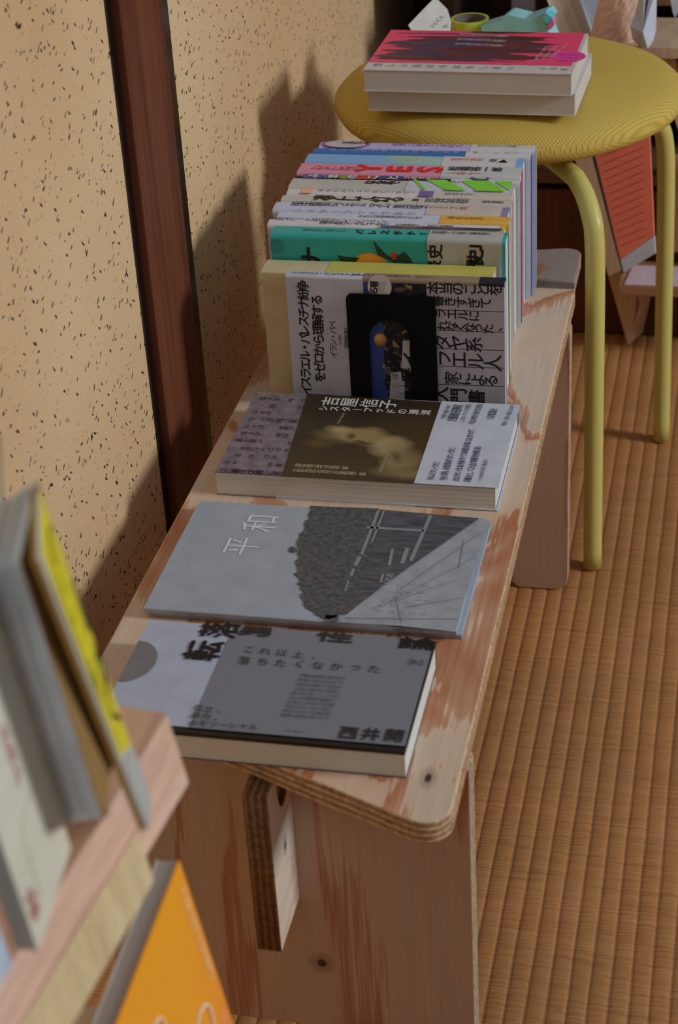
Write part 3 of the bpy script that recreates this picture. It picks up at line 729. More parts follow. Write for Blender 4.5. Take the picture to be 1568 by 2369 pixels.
# sepia jacket photograph
px = [(712, 911), (1023, 932), (955, 1120), (652, 1103)]
pa = zp(px, YZ); ox, oy = (yx0 + yx1) / 2, (yy0 + yy1) / 2
def Lo(px_, py_): p = onz(px_, py_, YZ); return p.x - ox, p.y - oy
def eb_(px_, py_, rx, ry, deg, c, s, so): a, b_ = Lo(px_, py_); return (a, b_, rx, ry, deg, c, s, so)
sep = blobs('sepia_print', (66, 54, 34), [
    eb_(850, 935, .05, .022, 0, (40, 30, 20), .85, .8), eb_(960, 1010, .03, .03, 0, (84, 62, 34), .6, .8),
    eb_(835, 1085, .06, .018, 0, (88, 72, 40), .5, .8),
    eb_(800, 1005, .016, .008, -30, (186, 162, 112), .95, .35), eb_(766, 1010, .012, .006, -20, (132, 112, 70), .8, .7),
    eb_(838, 1003, .015, .008, 10, (164, 140, 92), .9, .4), eb_(870, 1018, .020, .009, -15, (162, 138, 92), .9, .4), eb_(862, 1052, .016, .007, -12, (74, 60, 36), .9, .4),
    eb_(905, 1035, .014, .013, 40, (178, 158, 114), .9, .35), eb_(930, 1065, .015, .013, 55, (168, 146, 102), .9, .35),
    eb_(940, 1095, .020, .007, 0, (148, 128, 90), .8, .6), eb_(735, 1027, .008, .005, 0, (110, 88, 44), .8, .8),
    eb_(812, 1010, .003, .004, 0, (54, 40, 24), .85, .8), eb_(838, 1024, .006, .002, -10, (60, 40, 24), .8, .8), eb_(915, 1058, .003, .007, 20, (90, 68, 40), .7, .8),
    eb_(958, 1050, .016, .02, 0, (88, 64, 32), .5, .8)], warp=0.003, wscale=90)
link('cover_photo', plate_me('cover_photo', pa, [], 0.00015, MXY(YZ + 0.0002), sep), yos, True)
WI = dict(bold=0.0002)
tz(yos, '吉屋信子', (764, 929), (898, 936), 0.0148, YZ + 0.0003, WHITE_INK, sy=1.0, **WI)
tz(yos, 'シスターフッドの源流', (748, 945), (984, 955), 0.0082, YZ + 0.0003, WHITE_INK, **WI)
tz(yos, '県立神奈川近代文学館 編', (688, 1077), (798, 1083), 0.0054, YZ + 0.0003, flat((190, 182, 150), 0.5), mode='up')
tz(yos, '公益財団法人神奈川文学振興会 編', (684, 1088), (838, 1097), 0.0054, YZ + 0.0003, flat((190, 182, 150), 0.5), mode='up')
tz(yos, 'Yoshiya Nobuko', (782, 980), (795, 957), 0.0034, YZ + 0.0003, flat((170, 160, 130), 0.5), mode='ccw')
tz(yos, 'The Origins of Sisterhood', (880, 1090), (896, 1050), 0.0034, YZ + 0.0003, flat((190, 180, 150), 0.5), mode='ccw')
# white paper band on its right third, slightly proud and curling at the edge
obx = onz(989, 1025, YZ).x
shell('paper_band', prof_far(yy0 - 0.0002, yy1 + 0.0003, -0.0000 + 0.0001, YZ + 0.0004), 0.1683, yx1 + 0.0016, 0.00035, flat((206, 212, 222), 0.45), yos)
shell('back_band', [(yy0 - 0.0002, 0.0001), (yy0 - 0.0002, 0.0016), (yy0 + 0.001, 0.0017)], 0.066, yx1 + 0.0004, 0.0003, flat((206, 212, 222), 0.45), yos)
OZ = YZ + 0.0006; vi = flat((92, 70, 120), 0.5)
tz(yos, '私はタンクだ', (996, 1106), (1010, 1072), 0.0058, OZ, vi, mode='ccw')
tz(yos, '色の黒い鋼鉄製のタンクだ', (1026, 1107), (1046, 1040), 0.0060, OZ, vi, mode='ccw')
tz(yos, '此のタンクは計画のやうな断髪を風になびかせて', (1055, 1109), (1091, 996), 0.0058, OZ, vi, mode='ccw')
tz(yos, '踊街として人生の曠野を横切る', (1082, 1111), (1106, 1036), 0.0060, OZ, vi, mode='ccw')
tz(yos, '(1928年4月10日 日記より)', (1110, 1113), (1124, 1064), 0.0038, OZ, GREY_INK, mode='ccw')
tz(yos, '特別展 生誕130年', (1026, 966), (1038, 940), 0.0040, OZ, GREY_INK, mode='ccw')
tz(yos, '吉屋信子展', (1046, 970), (1060, 942), 0.0086, OZ, flat((84, 86, 96), 0.5), mode='ccw')
tz(yos, 'シスターフッドの源流', (1070, 975), (1084, 938), 0.0046, OZ, GREY_INK, mode='ccw')
tz(yos, '県立神奈川近代文学館', (1092, 978), (1110, 938), 0.0054, OZ, GREY_INK, mode='ccw')
tz(yos, '公式図録', (1134, 966), (1142, 950), 0.0070, OZ, GREY_INK, mode='ccw')
tz(yos, '春の人 定価 本体2000円', (1166, 982), (1186, 940), 0.0042, OZ, GREY_INK, mode='ccw')

# ---- two thin grey booklets
def heiwa(x0, y0, z0, label):
    hz = z0 + 0.0040
    b = lying('booklet', x0, x0 + 0.2075, y0, y0 + 0.1385, z0, hz, flat((164, 174, 186), 0.42), label, prof=prof_near, page=(226, 232, 238), th=0.0004)
    return b, hz
h2, _z = heiwa(0.0185, 0.1672, 0.0, 'lower of two thin grey booklets, only its edges showing beneath the other')
lettering(h2, '本体価格1000円', (0.186, 0.1671, 0.0020), (0.204, 0.1671, 0.0020), 0.0026, 'front', GREY_INK, 'flip')
h1, hz = heiwa(0.0155, 0.1648, 0.0040, 'upper grey booklet with a photograph of a tree and pavement, 平和 in white')
lettering(h1, 'シリーズ三', (0.036, 0.1647, 0.0060), (0.050, 0.1647, 0.0060), 0.0024, 'front', GREY_INK, 'flip')
lettering(h1, '本体価格1000円', (0.183, 0.1647, 0.0060), (0.201, 0.1647, 0.0060), 0.0026, 'front', GREY_INK, 'flip')
def hp(pts): return [tuple(onz(x, y, hz)[:2]) for x, y in pts]
pav = NT('pavement_print', 0.42, 0.45); g = pav.noise(pav.coord((70, 70, 1)), 1.0, 4); pav.base(pav.ramp(g, [(0.3, lin((150, 157, 164))), (0.7, lin((172, 179, 186)))]))
dkp = NT('shadow_print', 0.42, 0.45); g = dkp.noise(dkp.coord((60, 260, 1)), 1.0, 5); dkp.base(dkp.ramp(g, [(0.3, lin((62, 64, 72))), (0.7, lin((100, 102, 110)))]))  # dark tone of the printed building
trm = NT('tree_print', 0.42, 0.45); g = trm.noise(trm.coord((240, 240, 1)), 1.0, 5, 0.7); trm.base(trm.ramp(g, [(0.35, lin((58, 60, 66))), (0.7, lin((108, 110, 114)))]))
print_top('print_pavement', hp([(784, 1438), (1140, 1204), (1129, 1210), (1052, 1462), (780, 1434)]), hz, pav.m, h1, lift=0.0001)
print_top('print_pavement', hp([(786, 1430), (1108, 1203), (1130, 1205), (1053, 1456), (785, 1441)]), hz, pav.m, h1, lift=0.0002)
print_top('print_building', hp([(870, 1179), (1108, 1200), (950, 1310), (880, 1360), (800, 1424), (770, 1420), (780, 1300)]), hz, dkp.m, h1, lift=0.0003)
# jagged crown of the tree
rnd = random.Random(11)
crown = [(716, 1172), (716, 1200), (700, 1225), (692, 1252), (686, 1300), (684, 1330), (692, 1352), (700, 1370), (698, 1390), (714, 1410), (740, 1428), (760, 1436), (778, 1430), (800, 1410), (822, 1372), (840, 1330), (856, 1290), (866, 1240), (876, 1178)]
dense = []
for i in range(len(crown)):
    a, c = Vector(crown[i]), Vector(crown[(i + 1) % len(crown)])
    k = max(2, int((c - a).length / 6))
    for j in range(k):
        p = a.lerp(c, j / k)
        jit = 0.0 if i in (len(crown) - 1,) else 5.0
        dense.append((p.x + rnd.uniform(-jit, jit), p.y + rnd.uniform(-jit, jit) * .5 + (0 if i != len(crown) - 1 else 0)))
print_top('print_tree', hp(dense), hz, trm.m, h1, lift=0.0005)
leafy = []
for k in range(16):
    a = 2 * PI * k / 16; r = 9 if k % 2 else 5; leafy.append((677 + r * 1.3 * math.cos(a), 1273 + r * math.sin(a)))
print_top('print_twig', hp(leafy), hz, trm.m, h1, lift=0.0005)
print_top('print_trunk', hp([(752, 1425), (784, 1425), (776, 1448), (752, 1446)]), hz, trm.m, h1, lift=0.0005)
lm = flat((140, 146, 150), 0.45)
def hline(a, c, w):
    A_, C_ = onz(*a, hz), onz(*c, hz); d = (C_ - A_).normalized(); n_ = Vector((-d.y, d.x, 0)) * w / 2
    print_top('print_line', [tuple((A_ + n_)[:2]), tuple((C_ + n_)[:2]), tuple((C_ - n_)[:2]), tuple((A_ - n_)[:2])], hz, lm, h1, lift=0.0007)
for a, c, w in (((876, 1182), (836, 1285), .0022), ((888, 1184), (860, 1256), .0015), ((848, 1222), (980, 1230), .0028), ((996, 1194), (950, 1300), .0028), ((942, 1270), (930, 1306), .0030), ((908, 1272), (900, 1310), .0022), ((832, 1290), (822, 1310), .0026), ((818, 1318), (812, 1334), .0020), ((806, 1346), (798, 1370), .0012), ((886, 1330), (880, 1350), .0016)):
    hline(a, c, w)
jl = flat((148, 154, 162), 0.5)
lm_, lm = lm, jl
for a, c in (((1110, 1236), (920, 1370)), ((1100, 1290), (900, 1394)), ((1080, 1336), (860, 1410)), ((1060, 1434), (800, 1432)), ((1072, 1384), (940, 1406)), ((1062, 1316), (1074, 1250)), ((930, 1440), (915, 1380))):
    hline(a, c, 0.0005)
lm = lm_
wt = flat((212, 220, 228), 0.45)
tz(h1, '平和', (560, 1264), (602, 1212), 0.0275, hz + 0.0001, flat((216, 226, 234), 0.45), mode='ccw', sx=0.86)
for a, c, s in (((886, 1366), (902, 1330), 'つくられた'), ((880, 1412), (890, 1388), '平和の'), ((906, 1414), (930, 1356), '土地の上で'), ((930, 1416), (956, 1350), 'ことばを'), ((956, 1418), (984, 1352), 'ひろい集め'), ((980, 1420), (1004, 1360), 'あるく')):
    tz(h1, s, a, c, 0.0058, hz + 0.0006, flat((176, 184, 192), 0.5), mode='ccw')

# ---- nearest lying book: white jacket, black board, grey translucent wrap
MZ0, MZ = 0.0, 0.0205
mx0, mx1, my0, my1 = 0.0300, 0.2150, 0.0262, 0.1352
jb = NT('black_cover', 0.35, 0.5); jb.base(lin((16, 16, 19)))
mb = empty('book', ((mx0 + mx1) / 2, (my0 + my1) / 2, 0), 'white and grey jacketed book lying nearest the front of the bench', 'book')
box('page_block', (mx0 + .0006, my0 + .0006, .0006), (mx1 - .0004, my1 - .001, .0172), pages_mat((222, 224, 214), 2, 2600, .92), mb, world=True)
shell('cover', prof_far(my0, my1, 0.0, 0.0176, .002), mx0, mx1, 0.0006, flat((92, 92, 100), .5), mb)
# black inner board seen under the lifted jacket
box('black_board', (mx0, my0 - 0.0002, 0.0170), (mx1 - 0.0004, my1 - 0.001, 0.0196), jb.m, mb, world=True)
V = []; n = 10; jx1 = mx1 - 0.0015
def jz(y, x=0.0): return 0.0200 + 0.0004 * math.sin(min(1.0, (y - my0) / (my1 - my0)) * PI) ** 1.0
def sheet(name, x0, x1, ya, yb, lift, mat, parent, n=14, th=0.0002):
    V = []; F = []
    for j in range(n + 1):
        y = ya + (yb - ya) * j / n; z = jz(y) + lift
        V += [(x0, y, z), (x1, y, z), (x0, y, z - th), (x1, y, z - th)]
    for j in range(n):
        a = 4 * j; c = a + 4; F += [(a, a + 1, c + 1, c), (a + 2, c + 2, c + 3, a + 3), (a, c, c + 2, a + 2), (a + 1, a + 3, c + 3, c + 1)]
    F += [(0, 2, 3, 1), (4 * n, 4 * n + 1, 4 * n + 3, 4 * n + 2)]
    return link(name, mesh(name, V, F, mat, False), parent, True)
sheet('jacket', mx0, jx1, my0 + 0.0045, my1, 0.0, flat((178, 188, 208), 0.42), mb)
wx0 = onz(486, 1565, 0.021).x + 0.0
wrapm = NT('grey_wrap', 0.38, 0.5); wrapm.base(lin((124, 129, 140)))
sheet('paper_wrap', 0.0862, mx1 - 0.0008, my0 + 0.0040, my1 + 0.0004, 0.0004, wrapm.m, mb)
def jt(s, a, c, size, mat, mode, lift=0.0008, **k):
    def q(p):
        z = 0.0206
        for _ in range(4): z = jz(onz(*p, z).y) + lift
        r_ = onz(*p, z); return r_
    return lettering(mb, s, q(a), q(c), size, 'top', mat, mode, **k)
gd = onz(322, 1531, 0.0205)
gc = [(gd.x - 0.006 + 0.0165 * math.cos(a), gd.y + 0.0215 * math.sin(a)) for a in [2 * PI * k / 40 for k in range(40)]]
gc = [(max(x, mx0 + 0.0002), y) for x, y in gc]
print_top('grey_disc', gc, 0.0204, flat((122, 122, 124), 0.5), mb, lift=0.0003)
jt('転', (470, 1505), (471, 1505), 0.0270, INK, 'ccw', lift=0.0006, bold=0.0006, sy=0.92, sx=.8)
jt('落', (508, 1457), (509, 1457), 0.0240, INK, 'ccw', lift=0.0006, bold=0.0005, sx=0.75, sy=1.1)
dk = flat((50, 48, 50), 0.5)
jt('男', (590, 1461), (591, 1461), 0.0250, dk, 'up', bold=0.0004, sy=0.42)
jt('性', (775, 1474), (776, 1474), 0.0250, dk, 'up', bold=0.0004, sy=0.45)
jt('論', (968, 1489), (969, 1489), 0.0260, INK, 'up', bold=0.0004, sy=0.5)
jt('これ以上、', (577, 1503), (728, 1518), 0.0080, dk, 'up', sy=1.0)
jt('落ちたくなかった', (565, 1528), (866, 1548), 0.0086, dk, 'up')
for a, c, s in (((458, 1638), (508, 1643), '孤立、'), ((452, 1655), (500, 1660), '暴力、'), ((446, 1673), (586, 1682), 'ホモソーシャル')):
    jt(s, a, c, 0.0064, dk, 'up')
jt('西井', (806, 1696), (858, 1699), 0.0122, dk, 'up', bold=0.0003); jt('開', (912, 1702), (913, 1702), 0.0122, dk, 'up', bold=0.0003)
smalls = ['男性たちの語りに耳をすます', '孤独と暴力のなかで', '社会から降りて生きる', 'これ以上落ちないために', '弱さをほどくことば', 'ひとりの男性の記録から', '支配と依存の回路', '友だちのいない夜に', '語られなかった痛みを', '加害と被害のあいだで']
for k, s in enumerate(smalls):
    jt(s, (700 - k * 5.0, 1562 + k * 10.2), (794 - k * 4.2, 1569 + k * 10.2), 0.0034, flat((92, 92, 98), .5), 'up')
jt('Ψ', (956, 1531), (957, 1531), 0.0080, flat((84, 84, 92), .5), 'ccw'); jt('現代', (975, 1536), (977, 1528), 0.0036, flat((84, 84, 92), .5), 'ccw')
jt('Kai Nishii', (665, 1690), (706, 1693), 0.0026, flat((92, 92, 98), .5), 'up')

# ---------------------------------------------------------------- yellow stool
t = NT('yellow_mesh_fabric', 0.8, 0.25)
vo = t.n('TexVoronoi'); vo.inputs['Scale'].default_value = 1.0; vo.inputs['Randomness'].default_value = 0.05
t.l(t.coord((400, 400, 0.0), rot=(0, 0, 0.6)), vo.inputs['Vector'])
wv = t.ramp(vo.outputs['Distance'], [(0.15, (0.62, 0.58, 0.4)), (0.40, (1, 1, 1))])
t.base(t.mix(1.0, lin((212, 184, 92)), wv, 'MULTIPLY')); t.bump(vo.outputs['Distance'], 0.3, 0.0006)
SC = Vector((0.1635, 0.8935, 0.0)); SR = 0.1615
stool = empty('yellow_stool', (SC.x, SC.y, FLOOR), 'round yellow stool with mesh padded seat and bent tube legs', 'stool')
profp = [(0.0, 0.1385), (0.05, 0.1382), (0.09, 0.1370), (0.122, 0.1345), (0.143, 0.1300), (0.156, 0.1250), (0.1628, 0.1180), (0.1640, 0.1110), (0.160, 0.1040), (0.146, 0.0965), (0.12, 0.0945), (0.0, 0.0945)]
V = []; F = []; NS = 72
for r_, z in profp:
    if r_ == 0: V.append((SC.x, SC.y, z)); continue
    for k in range(NS): a = 2 * PI * k / NS; V.append((SC.x + r_ * math.cos(a), SC.y + r_ * math.sin(a), z))
nr = len(profp) - 2
for k in range(NS):
    F.append((0, 1 + k, 1 + (k + 1) % NS))
    for j in range(nr - 1): F.append((1 + j * NS + k, 1 + (j + 1) * NS + k, 1 + (j + 1) * NS + (k + 1) % NS, 1 + j * NS + (k + 1) % NS))
    F.append((len(V) - 1, 1 + (nr - 1) * NS + (k + 1) % NS, 1 + (nr - 1) * NS + k))
link('seat', mesh('seat', V, F, t.m, True), stool, True)
legm = NT('yellow_paint', 0.38, 0.45); legm.base(lin((206, 196, 108)))
LR = 0.0088
A_ = onz(1370, 1312, FLOOR); B_ = onz(1529, 1018, FLOOR)
mid_ = (A_ + B_) / 2; e = B_ - A_; perp = Vector((-e.y, e.x, 0)); C_ = B_ + perp; D_ = A_ + perp
for q in (A_, B_, C_, D_):
    inw = Vector((SC.x - q.x, SC.y - q.y, 0)); inw.normalize()
    q0 = Vector((q.x, q.y, FLOOR + 0.0015)); rr = 0.052
    topx = q0 + inw * 0.010
    pts = [q0, q0 + inw * 0.003 + Vector((0, 0, 0.15)), q0 + inw * 0.006 + Vector((0, 0, 0.290))]
    for a in (15, 35, 55, 75, 90):
        pts.append(Vector((q0.x, q0.y, 0)) + inw * (0.008 + rr * (1 - math.cos(math.radians(a)))) + Vector((0, 0, 0.0325 + rr * math.sin(math.radians(a)))))
    pts.append(pts[-1] + inw * 0.07)
    lg = tube('leg', pts, LR, legm.m, stool, sub=8)
tube('under_ring', [SC + Vector((0.075 * math.cos(a), 0.075 * math.sin(a), 0.085)) for a in [2 * PI * k / 16 for k in range(17)]], LR * .8, legm.m, stool, sub=4)

# two paperbacks on the stool
def pinkbook(x0, x1, y0, y1, z0, z1, label, art=True):
    pinkc = blobs('pink_figures_print', (226, 62, 104), [], rough=0.4)
    b = empty('book', ((x0 + x1) / 2, (y0 + y1) / 2, z0), label, 'book')
    box('page_block', (x0 + .0008, y0 + .0008, z0 + .0006), (x1 - .0006, y1 - .001, z1 - .0006), pages_mat((212, 206, 196), 2, 2600, .9), b, world=True)
    shell('cover', prof_far(y0, y1, z0, z1, .002), x0, x1, 0.0006, flat((214, 208, 204), .45), b)
    return b, pinkc
SZ = 0.1385
b2, _ = pinkbook(0.0565, 0.2405, 0.7655, 0.8830, SZ, SZ + 0.0195, 'lower pale paperback of the two stacked on the yellow stool')
b1, _ = pinkbook(0.0545, 0.2375, 0.7600, 0.8775, SZ + 0.0196, SZ + 0.0390, 'upper paperback on the yellow stool with a bright pink painted cover')
PZ = SZ + 0.0390
b1.rotation_euler.z = -0.030; b2.rotation_euler.z = -0.034
ox, oy = (0.0545 + 0.2375) / 2, (0.7600 + 0.8775) / 2
t = NT('pink_figures_print', 0.4, 0.45)
wn = t.n('TexNoise'); wn.inputs['Scale'].default_value = 55; wn.inputs['Detail'].default_value = 4; t.l(t.coord((0.35, 1.0, 1)), wn.inputs['Vector'])
va = t.n('VectorMath', operation='MULTIPLY_ADD'); t.l(wn.outputs['Color'], va.inputs[0]); va.inputs[1].default_value = (0.02, 0.016, 0); t.l(t.tc.outputs['Object'], va.inputs[2])
sp = t.n('SeparateXYZ'); t.l(va.outputs[0], sp.inputs[0])
n1 = t.noise(t.coord((9, 95, 1), rot=(0, 0, 0.04)), 1.0, 3, 0.5, 0.6)
n2 = t.noise(t.coord((12, 120, 1), loc=(4, 2, 0)), 1.0, 3)
figc = t.ramp(n2, [(0.3, lin((60, 40, 44))), (0.45, lin((120, 62, 44))), (0.6, lin((64, 62, 104))), (0.75, lin((150, 84, 90)))])
dx = t.math('DIVIDE', t.math('SUBTRACT', sp.outputs[0], -0.002), 0.074); dy = t.math('DIVIDE', t.math('SUBTRACT', sp.outputs[1], 0.016), 0.046)
rr = t.math('SQRT', t.math('ADD', t.math('POWER', t.math('ABSOLUTE', dx), 4.0), t.math('POWER', t.math('ABSOLUTE', dy), 4.0)))
inside = t.math('LESS_THAN', t.math('ADD', rr, t.math('MULTIPLY', t.math('SUBTRACT', n1, 0.5), 3.0)), 0.80)
t.base(t.mix(inside, lin((246, 84, 124)), figc))
xa, xb = 0.0545 + 0.0004, onz(1335, 120, PZ).x
ya = onz(860, 146, PZ).y
print_top('pink_artwork', [(xa, ya), (xb, ya), (xb, 0.8765), (xa, 0.8765)], PZ, t.m, b1)
pc = onz(1318, 130, PZ)
print_top('pink_sticker', [(pc.x + 0.0145 * math.cos(a), pc.y + 0.0150 * math.sin(a)) for a in [2 * PI * k / 32 for k in range(32)]], PZ, flat((236, 80, 170), .45), b1, lift=0.0004)
tz(b1, '悲しい話は今はおしまい', (876, 152), (1184, 157), 0.0088, PZ + 0.0002, flat((140, 134, 140), .5), mode='ccwv')
tz(b1, '小沼理', (1260, 157), (1310, 159), 0.0070, PZ + 0.0002, flat((140, 134, 140), .5), mode='ccwv')
for k in range(3):
    tz(b1, '生きるための日々を書く', (1065 - 4 * k, 80 + k * 11), (1170 - 4 * k, 84 + k * 11), 0.0070, PZ + 0.0004, flat((196, 190, 204), .5), mode='up')
for k in range(3):
    tz(b1, 'Someone here', (1240 + 17 * k, 138 - 3 * k), (1262 + 24 * k, 108 - 3 * k), 0.0058, PZ + 0.0004, flat((204, 190, 204), .5), mode='ccw')
for k in range(3):
    tz(b1, '日記の本です', (1296 + 2 * k, 124 + 7 * k), (1336 + 2 * k, 126 + 7 * k), 0.0040, PZ + 0.0006, flat((206, 60, 140), .5), mode='up')

# things behind the two paperbacks on the seat
SZt = 0.1375
tape = empty('tape_roll', (0.118, 0.975, SZt), 'roll of tape with a yellow-green rim lying on the stool seat', 'tape roll')
tc_ = onz(1108, 56, 0.150); tc_ = Vector((0.1165, 0.972, 0))
def annulus(name, c, r0, r1, z0, z1, mat, parent):
    V = []; F = []; n = 40
    for k in range(n):
        a = 2 * PI * k / n; ca, sa = math.cos(a), math.sin(a)
        V += [(c.x + r0 * ca, c.y + r0 * sa, z0), (c.x + r1 * ca, c.y + r1 * sa, z0), (c.x + r1 * ca, c.y + r1 * sa, z1), (c.x + r0 * ca, c.y + r0 * sa, z1)]
    for k in range(n):
        a = 4 * k; b_ = 4 * ((k + 1) % n)
        for i in range(4): F.append((a + i, a + (i + 1) % 4, b_ + (i + 1) % 4, b_ + i))
    return link(name, mesh(name, V, F, mat, False), parent, True)
# ---------------------------------------------------------------- front display rack (near the camera, left)
UD = ray(2340, -1400); UD.z = 0; UD.normalize()          # direction of the rack, away from the camera
NX = Vector((UD.y, -UD.x, 0))
th = math.radians(10); VD = NX * math.sin(th) - Vector((0, 0, 1)) * math.cos(th)   # leaning downwards-outwards
NN = NX * math.cos(th) + Vector((0, 0, 1)) * math.sin(th)                         # out of the leaning face
P0 = dep(417, 1735, 0.75)
def fp(x, y, off=0.0): return onpl(x, y, P0 + NN * off, NN)
rackw = wood((240, 206, 184), (222, 180, 154), grain=1, freq=40, rough=0.55, name='pale_pink_wood')
rackw_shaded = wood((214, 164, 128), (196, 144, 108), grain=1, freq=40, rough=0.55, name='warm_wood')
panw = wood((232, 214, 168), (212, 188, 140), grain=2, freq=50, rough=0.55, name='pale_panel_wood')
rack = empty('display_rack', (P0.x - 0.08, P0.y - 0.25, FLOOR), 'pale wooden display rack in the left foreground holding leaning magazines', 'display rack')
a = fp(388, 1655); c = fp(417, 1735)
e1 = fp(345, 1880)
# upper bar: front face follows the lean, top face level
hgt = (c - a).length
lowr = a + VD * 0.034
hexa('upper_bar', [a, lowr, lowr - UD * 0.62, a - UD * 0.62], -NX * 0.030, rackw, rack, bev=0.0006)
tp = Vector((0, 0, 0.0006)); 
rackw_shaded = wood((226, 182, 150), (208, 162, 130), grain=1, freq=40, rough=0.55, name='warm_wood')  # the bar's own wood, darkened to paint shade
hexa('bar_top', [a + tp, a - UD * 0.62 + tp, a - UD * 0.62 - NX * 0.030 + tp, a - NX * 0.030 + tp], Vector((0, 0, 0.0006)), rackw_shaded, rack)  # thin plate whose darker tone is painted shade under the magazines
# ledge with the pale panel front
q0 = fp(318, 1922, 0.001); q1 = fp(361, 2033, 0.001)
l0 = q0 - UD * 0.62; 
hgt2 = (q1 - q0).length
lowl = q0 + VD * hgt2
hexa('ledge_panel', [q0, lowl, lowl - UD * 0.6, q0 - UD * 0.6], -NN * 0.020, panw, rack, bev=0.0006)
hexa('ledge_strip', [q0 + NN * .0004, q0 - UD * 0.6 + NN * .0004, q0 - UD * 0.6 - NN * 0.036 , q0 - NN * 0.036], -VD * 0.0008, rackw, rack)
# rack upright outside the left of the picture
hexa('side_board', [a - UD * 0.45 - NX * 0.16 + Vector((0, 0, 0)), a - UD * 0.60 - NX * 0.16, Vector(((a - UD * 0.60 - NX * 0.16).x, (a - UD * 0.60 - NX * 0.16).y, FLOOR + .001)), Vector(((a - UD * 0.45 - NX * 0.16).x, (a - UD * 0.45 - NX * 0.16).y, FLOOR + .001))], NX * 0.13, panw, rack)

# lower ledge that carries the orange book (its lower edge is out of frame)
T0 = dep(415, 1990, 0.80)
offT = (T0 - P0).dot(NN)
def fo(x, y, d=0.0): return onpl(x, y, T0 + NN * d, NN)
g1 = fo(270, 2369); g2 = fo(540, 2369)
ua = (g1 - T0).normalized(); va_ = (g2 - T0).normalized()
ob = empty('book', T0 - UD * 0.1 + VD * 0.2, 'orange covered book with white lettering leaning at the bottom left', 'book')
HH, WW = 0.188, 0.128
t = NT('orange_gradient_print', 0.4, 0.4)
sp = t.n('SeparateXYZ'); t.tc = t.n('TexCoord'); t.l(t.tc.outputs['Object'], sp.inputs[0])
# print blends from amber to coral along the far edge of the cover
dv = t.n('VectorMath', operation='DOT_PRODUCT'); t.l(t.tc.outputs['Object'], dv.inputs[0]); dv.inputs[1].default_value = tuple(VD * 0.55 + ua * -1.0)
mr = t.n('MapRange'); t.l(dv.outputs['Value'], mr.inputs[0])
K0 = (T0 - (T0 - UD * 0.1 + VD * 0.2))
base_v = K0.dot(VD * 0.55 - ua)
mr.inputs[1].default_value = base_v - 0.004; mr.inputs[2].default_value = base_v + 0.046
t.base(t.ramp(mr.outputs[0], [(0.0, lin((248, 168, 40))), (0.5, lin((246, 160, 52))), (1.0, lin((250, 112, 56)))]))
hexa('cover', [T0, T0 + va_ * HH, T0 + va_ * HH + ua * WW, T0 + ua * WW], -NN * 0.0008, t.m, ob)
hexa('page_block', [T0 - NN * .0009 + va_ * .001, T0 + va_ * HH - NN * .0009, T0 + va_ * HH + ua * WW - NN * .0009, T0 + ua * WW - NN * .0009 + va_ * .001], -NN * 0.0095, pages_mat((186, 184, 182), 0, 1800, .85), ob)
hexa('back_cover', [T0 - NN * .0105, T0 + va_ * HH - NN * .0105, T0 + va_ * HH + ua * WW - NN * .0105, T0 + ua * WW - NN * .0105], -NN * 0.0008, flat((196, 186, 170), .5), ob)
def on_cover(s, p0, p1, size, mat, upv, offn=0.0005):
    """lettering on the leaning orange cover; upv is the direction of the glyph tops"""
    A, C = fo(*p0), fo(*p1); n = len(s); V = []; F = []; upv = upv.normalized(); rt = upv.cross(NN).normalized()
    for i, ch in enumerate(s):
        c_ = A.lerp(C, i / max(1, n - 1)); vs, fs = glyph(ch); b_ = len(V)
        for x, y in vs: V.append(c_ + rt * x * size + upv * y * size + NN * offn)
        F += [tuple(b_ + k for k in f) for f in fs]
    me = bpy.data.meshes.new('lettering'); me.from_pydata([tuple(v) for v in V], [], F); me.materials.append(mat)
    return link('lettering', me, ob, True)
on_cover('どうすればよかったのかを話そう', (422, 2062), (488, 2254), 0.0056, flat((250, 222, 160), .5), -ua)
on_cover('らくして', (514, 2346), (524, 2378), 0.0050, flat((250, 200, 160), .5), -ua)
cv = [fo(x, y, 0.0006) for x, y in ((455, 2380), (462, 2345), (474, 2326), (484, 2330), (490, 2350), (497, 2385))]
tube('white_loop', cv, 0.0007, flat((250, 232, 205), .5), ob, seg=8, sub=6)
cv = [fo(x, y, 0.0006) for x, y in ((352, 2385), (362, 2362), (372, 2356), (382, 2372), (386, 2392))]
tube('white_loop', cv, 0.0007, flat((250, 232, 205), .5), ob, seg=8, sub=6)
lo = T0 + va_ * (HH + 0.001)
hexa('lower_ledge', [lo + NN * 0.004 + UD * 0.02, lo + NN * 0.004 - UD * 0.5, lo - NN * 0.045 - UD * 0.5, lo - NN * 0.045 + UD * 0.02], VD * 0.014, rackw, rack)
hexa('lower_back', [lo - NN * 0.045 - VD * 0.02 + UD * .0, lo - NN * 0.045 - VD * 0.02 - UD * .5, lo - NN * 0.045 + VD * .014 - UD * .5, lo - NN * 0.045 + VD * .014], -NN * 0.012, panw, rack)

# neighbouring pale book, only its rounded top corner in frame
s0 = fo(190, 2320, -0.020); s1 = fo(240, 2325, -0.020)
nb = empty('book', s0 - UD * .05 + VD * .1, 'pale cream book whose top corner shows behind the orange book', 'book')
hexa('cover', [s1, s1 + VD * 0.15, s1 + VD * 0.15 - UD * 0.10, s1 - UD * 0.10], -NN * 0.010, flat((206, 198, 176), .5), nb, bev=0.002)

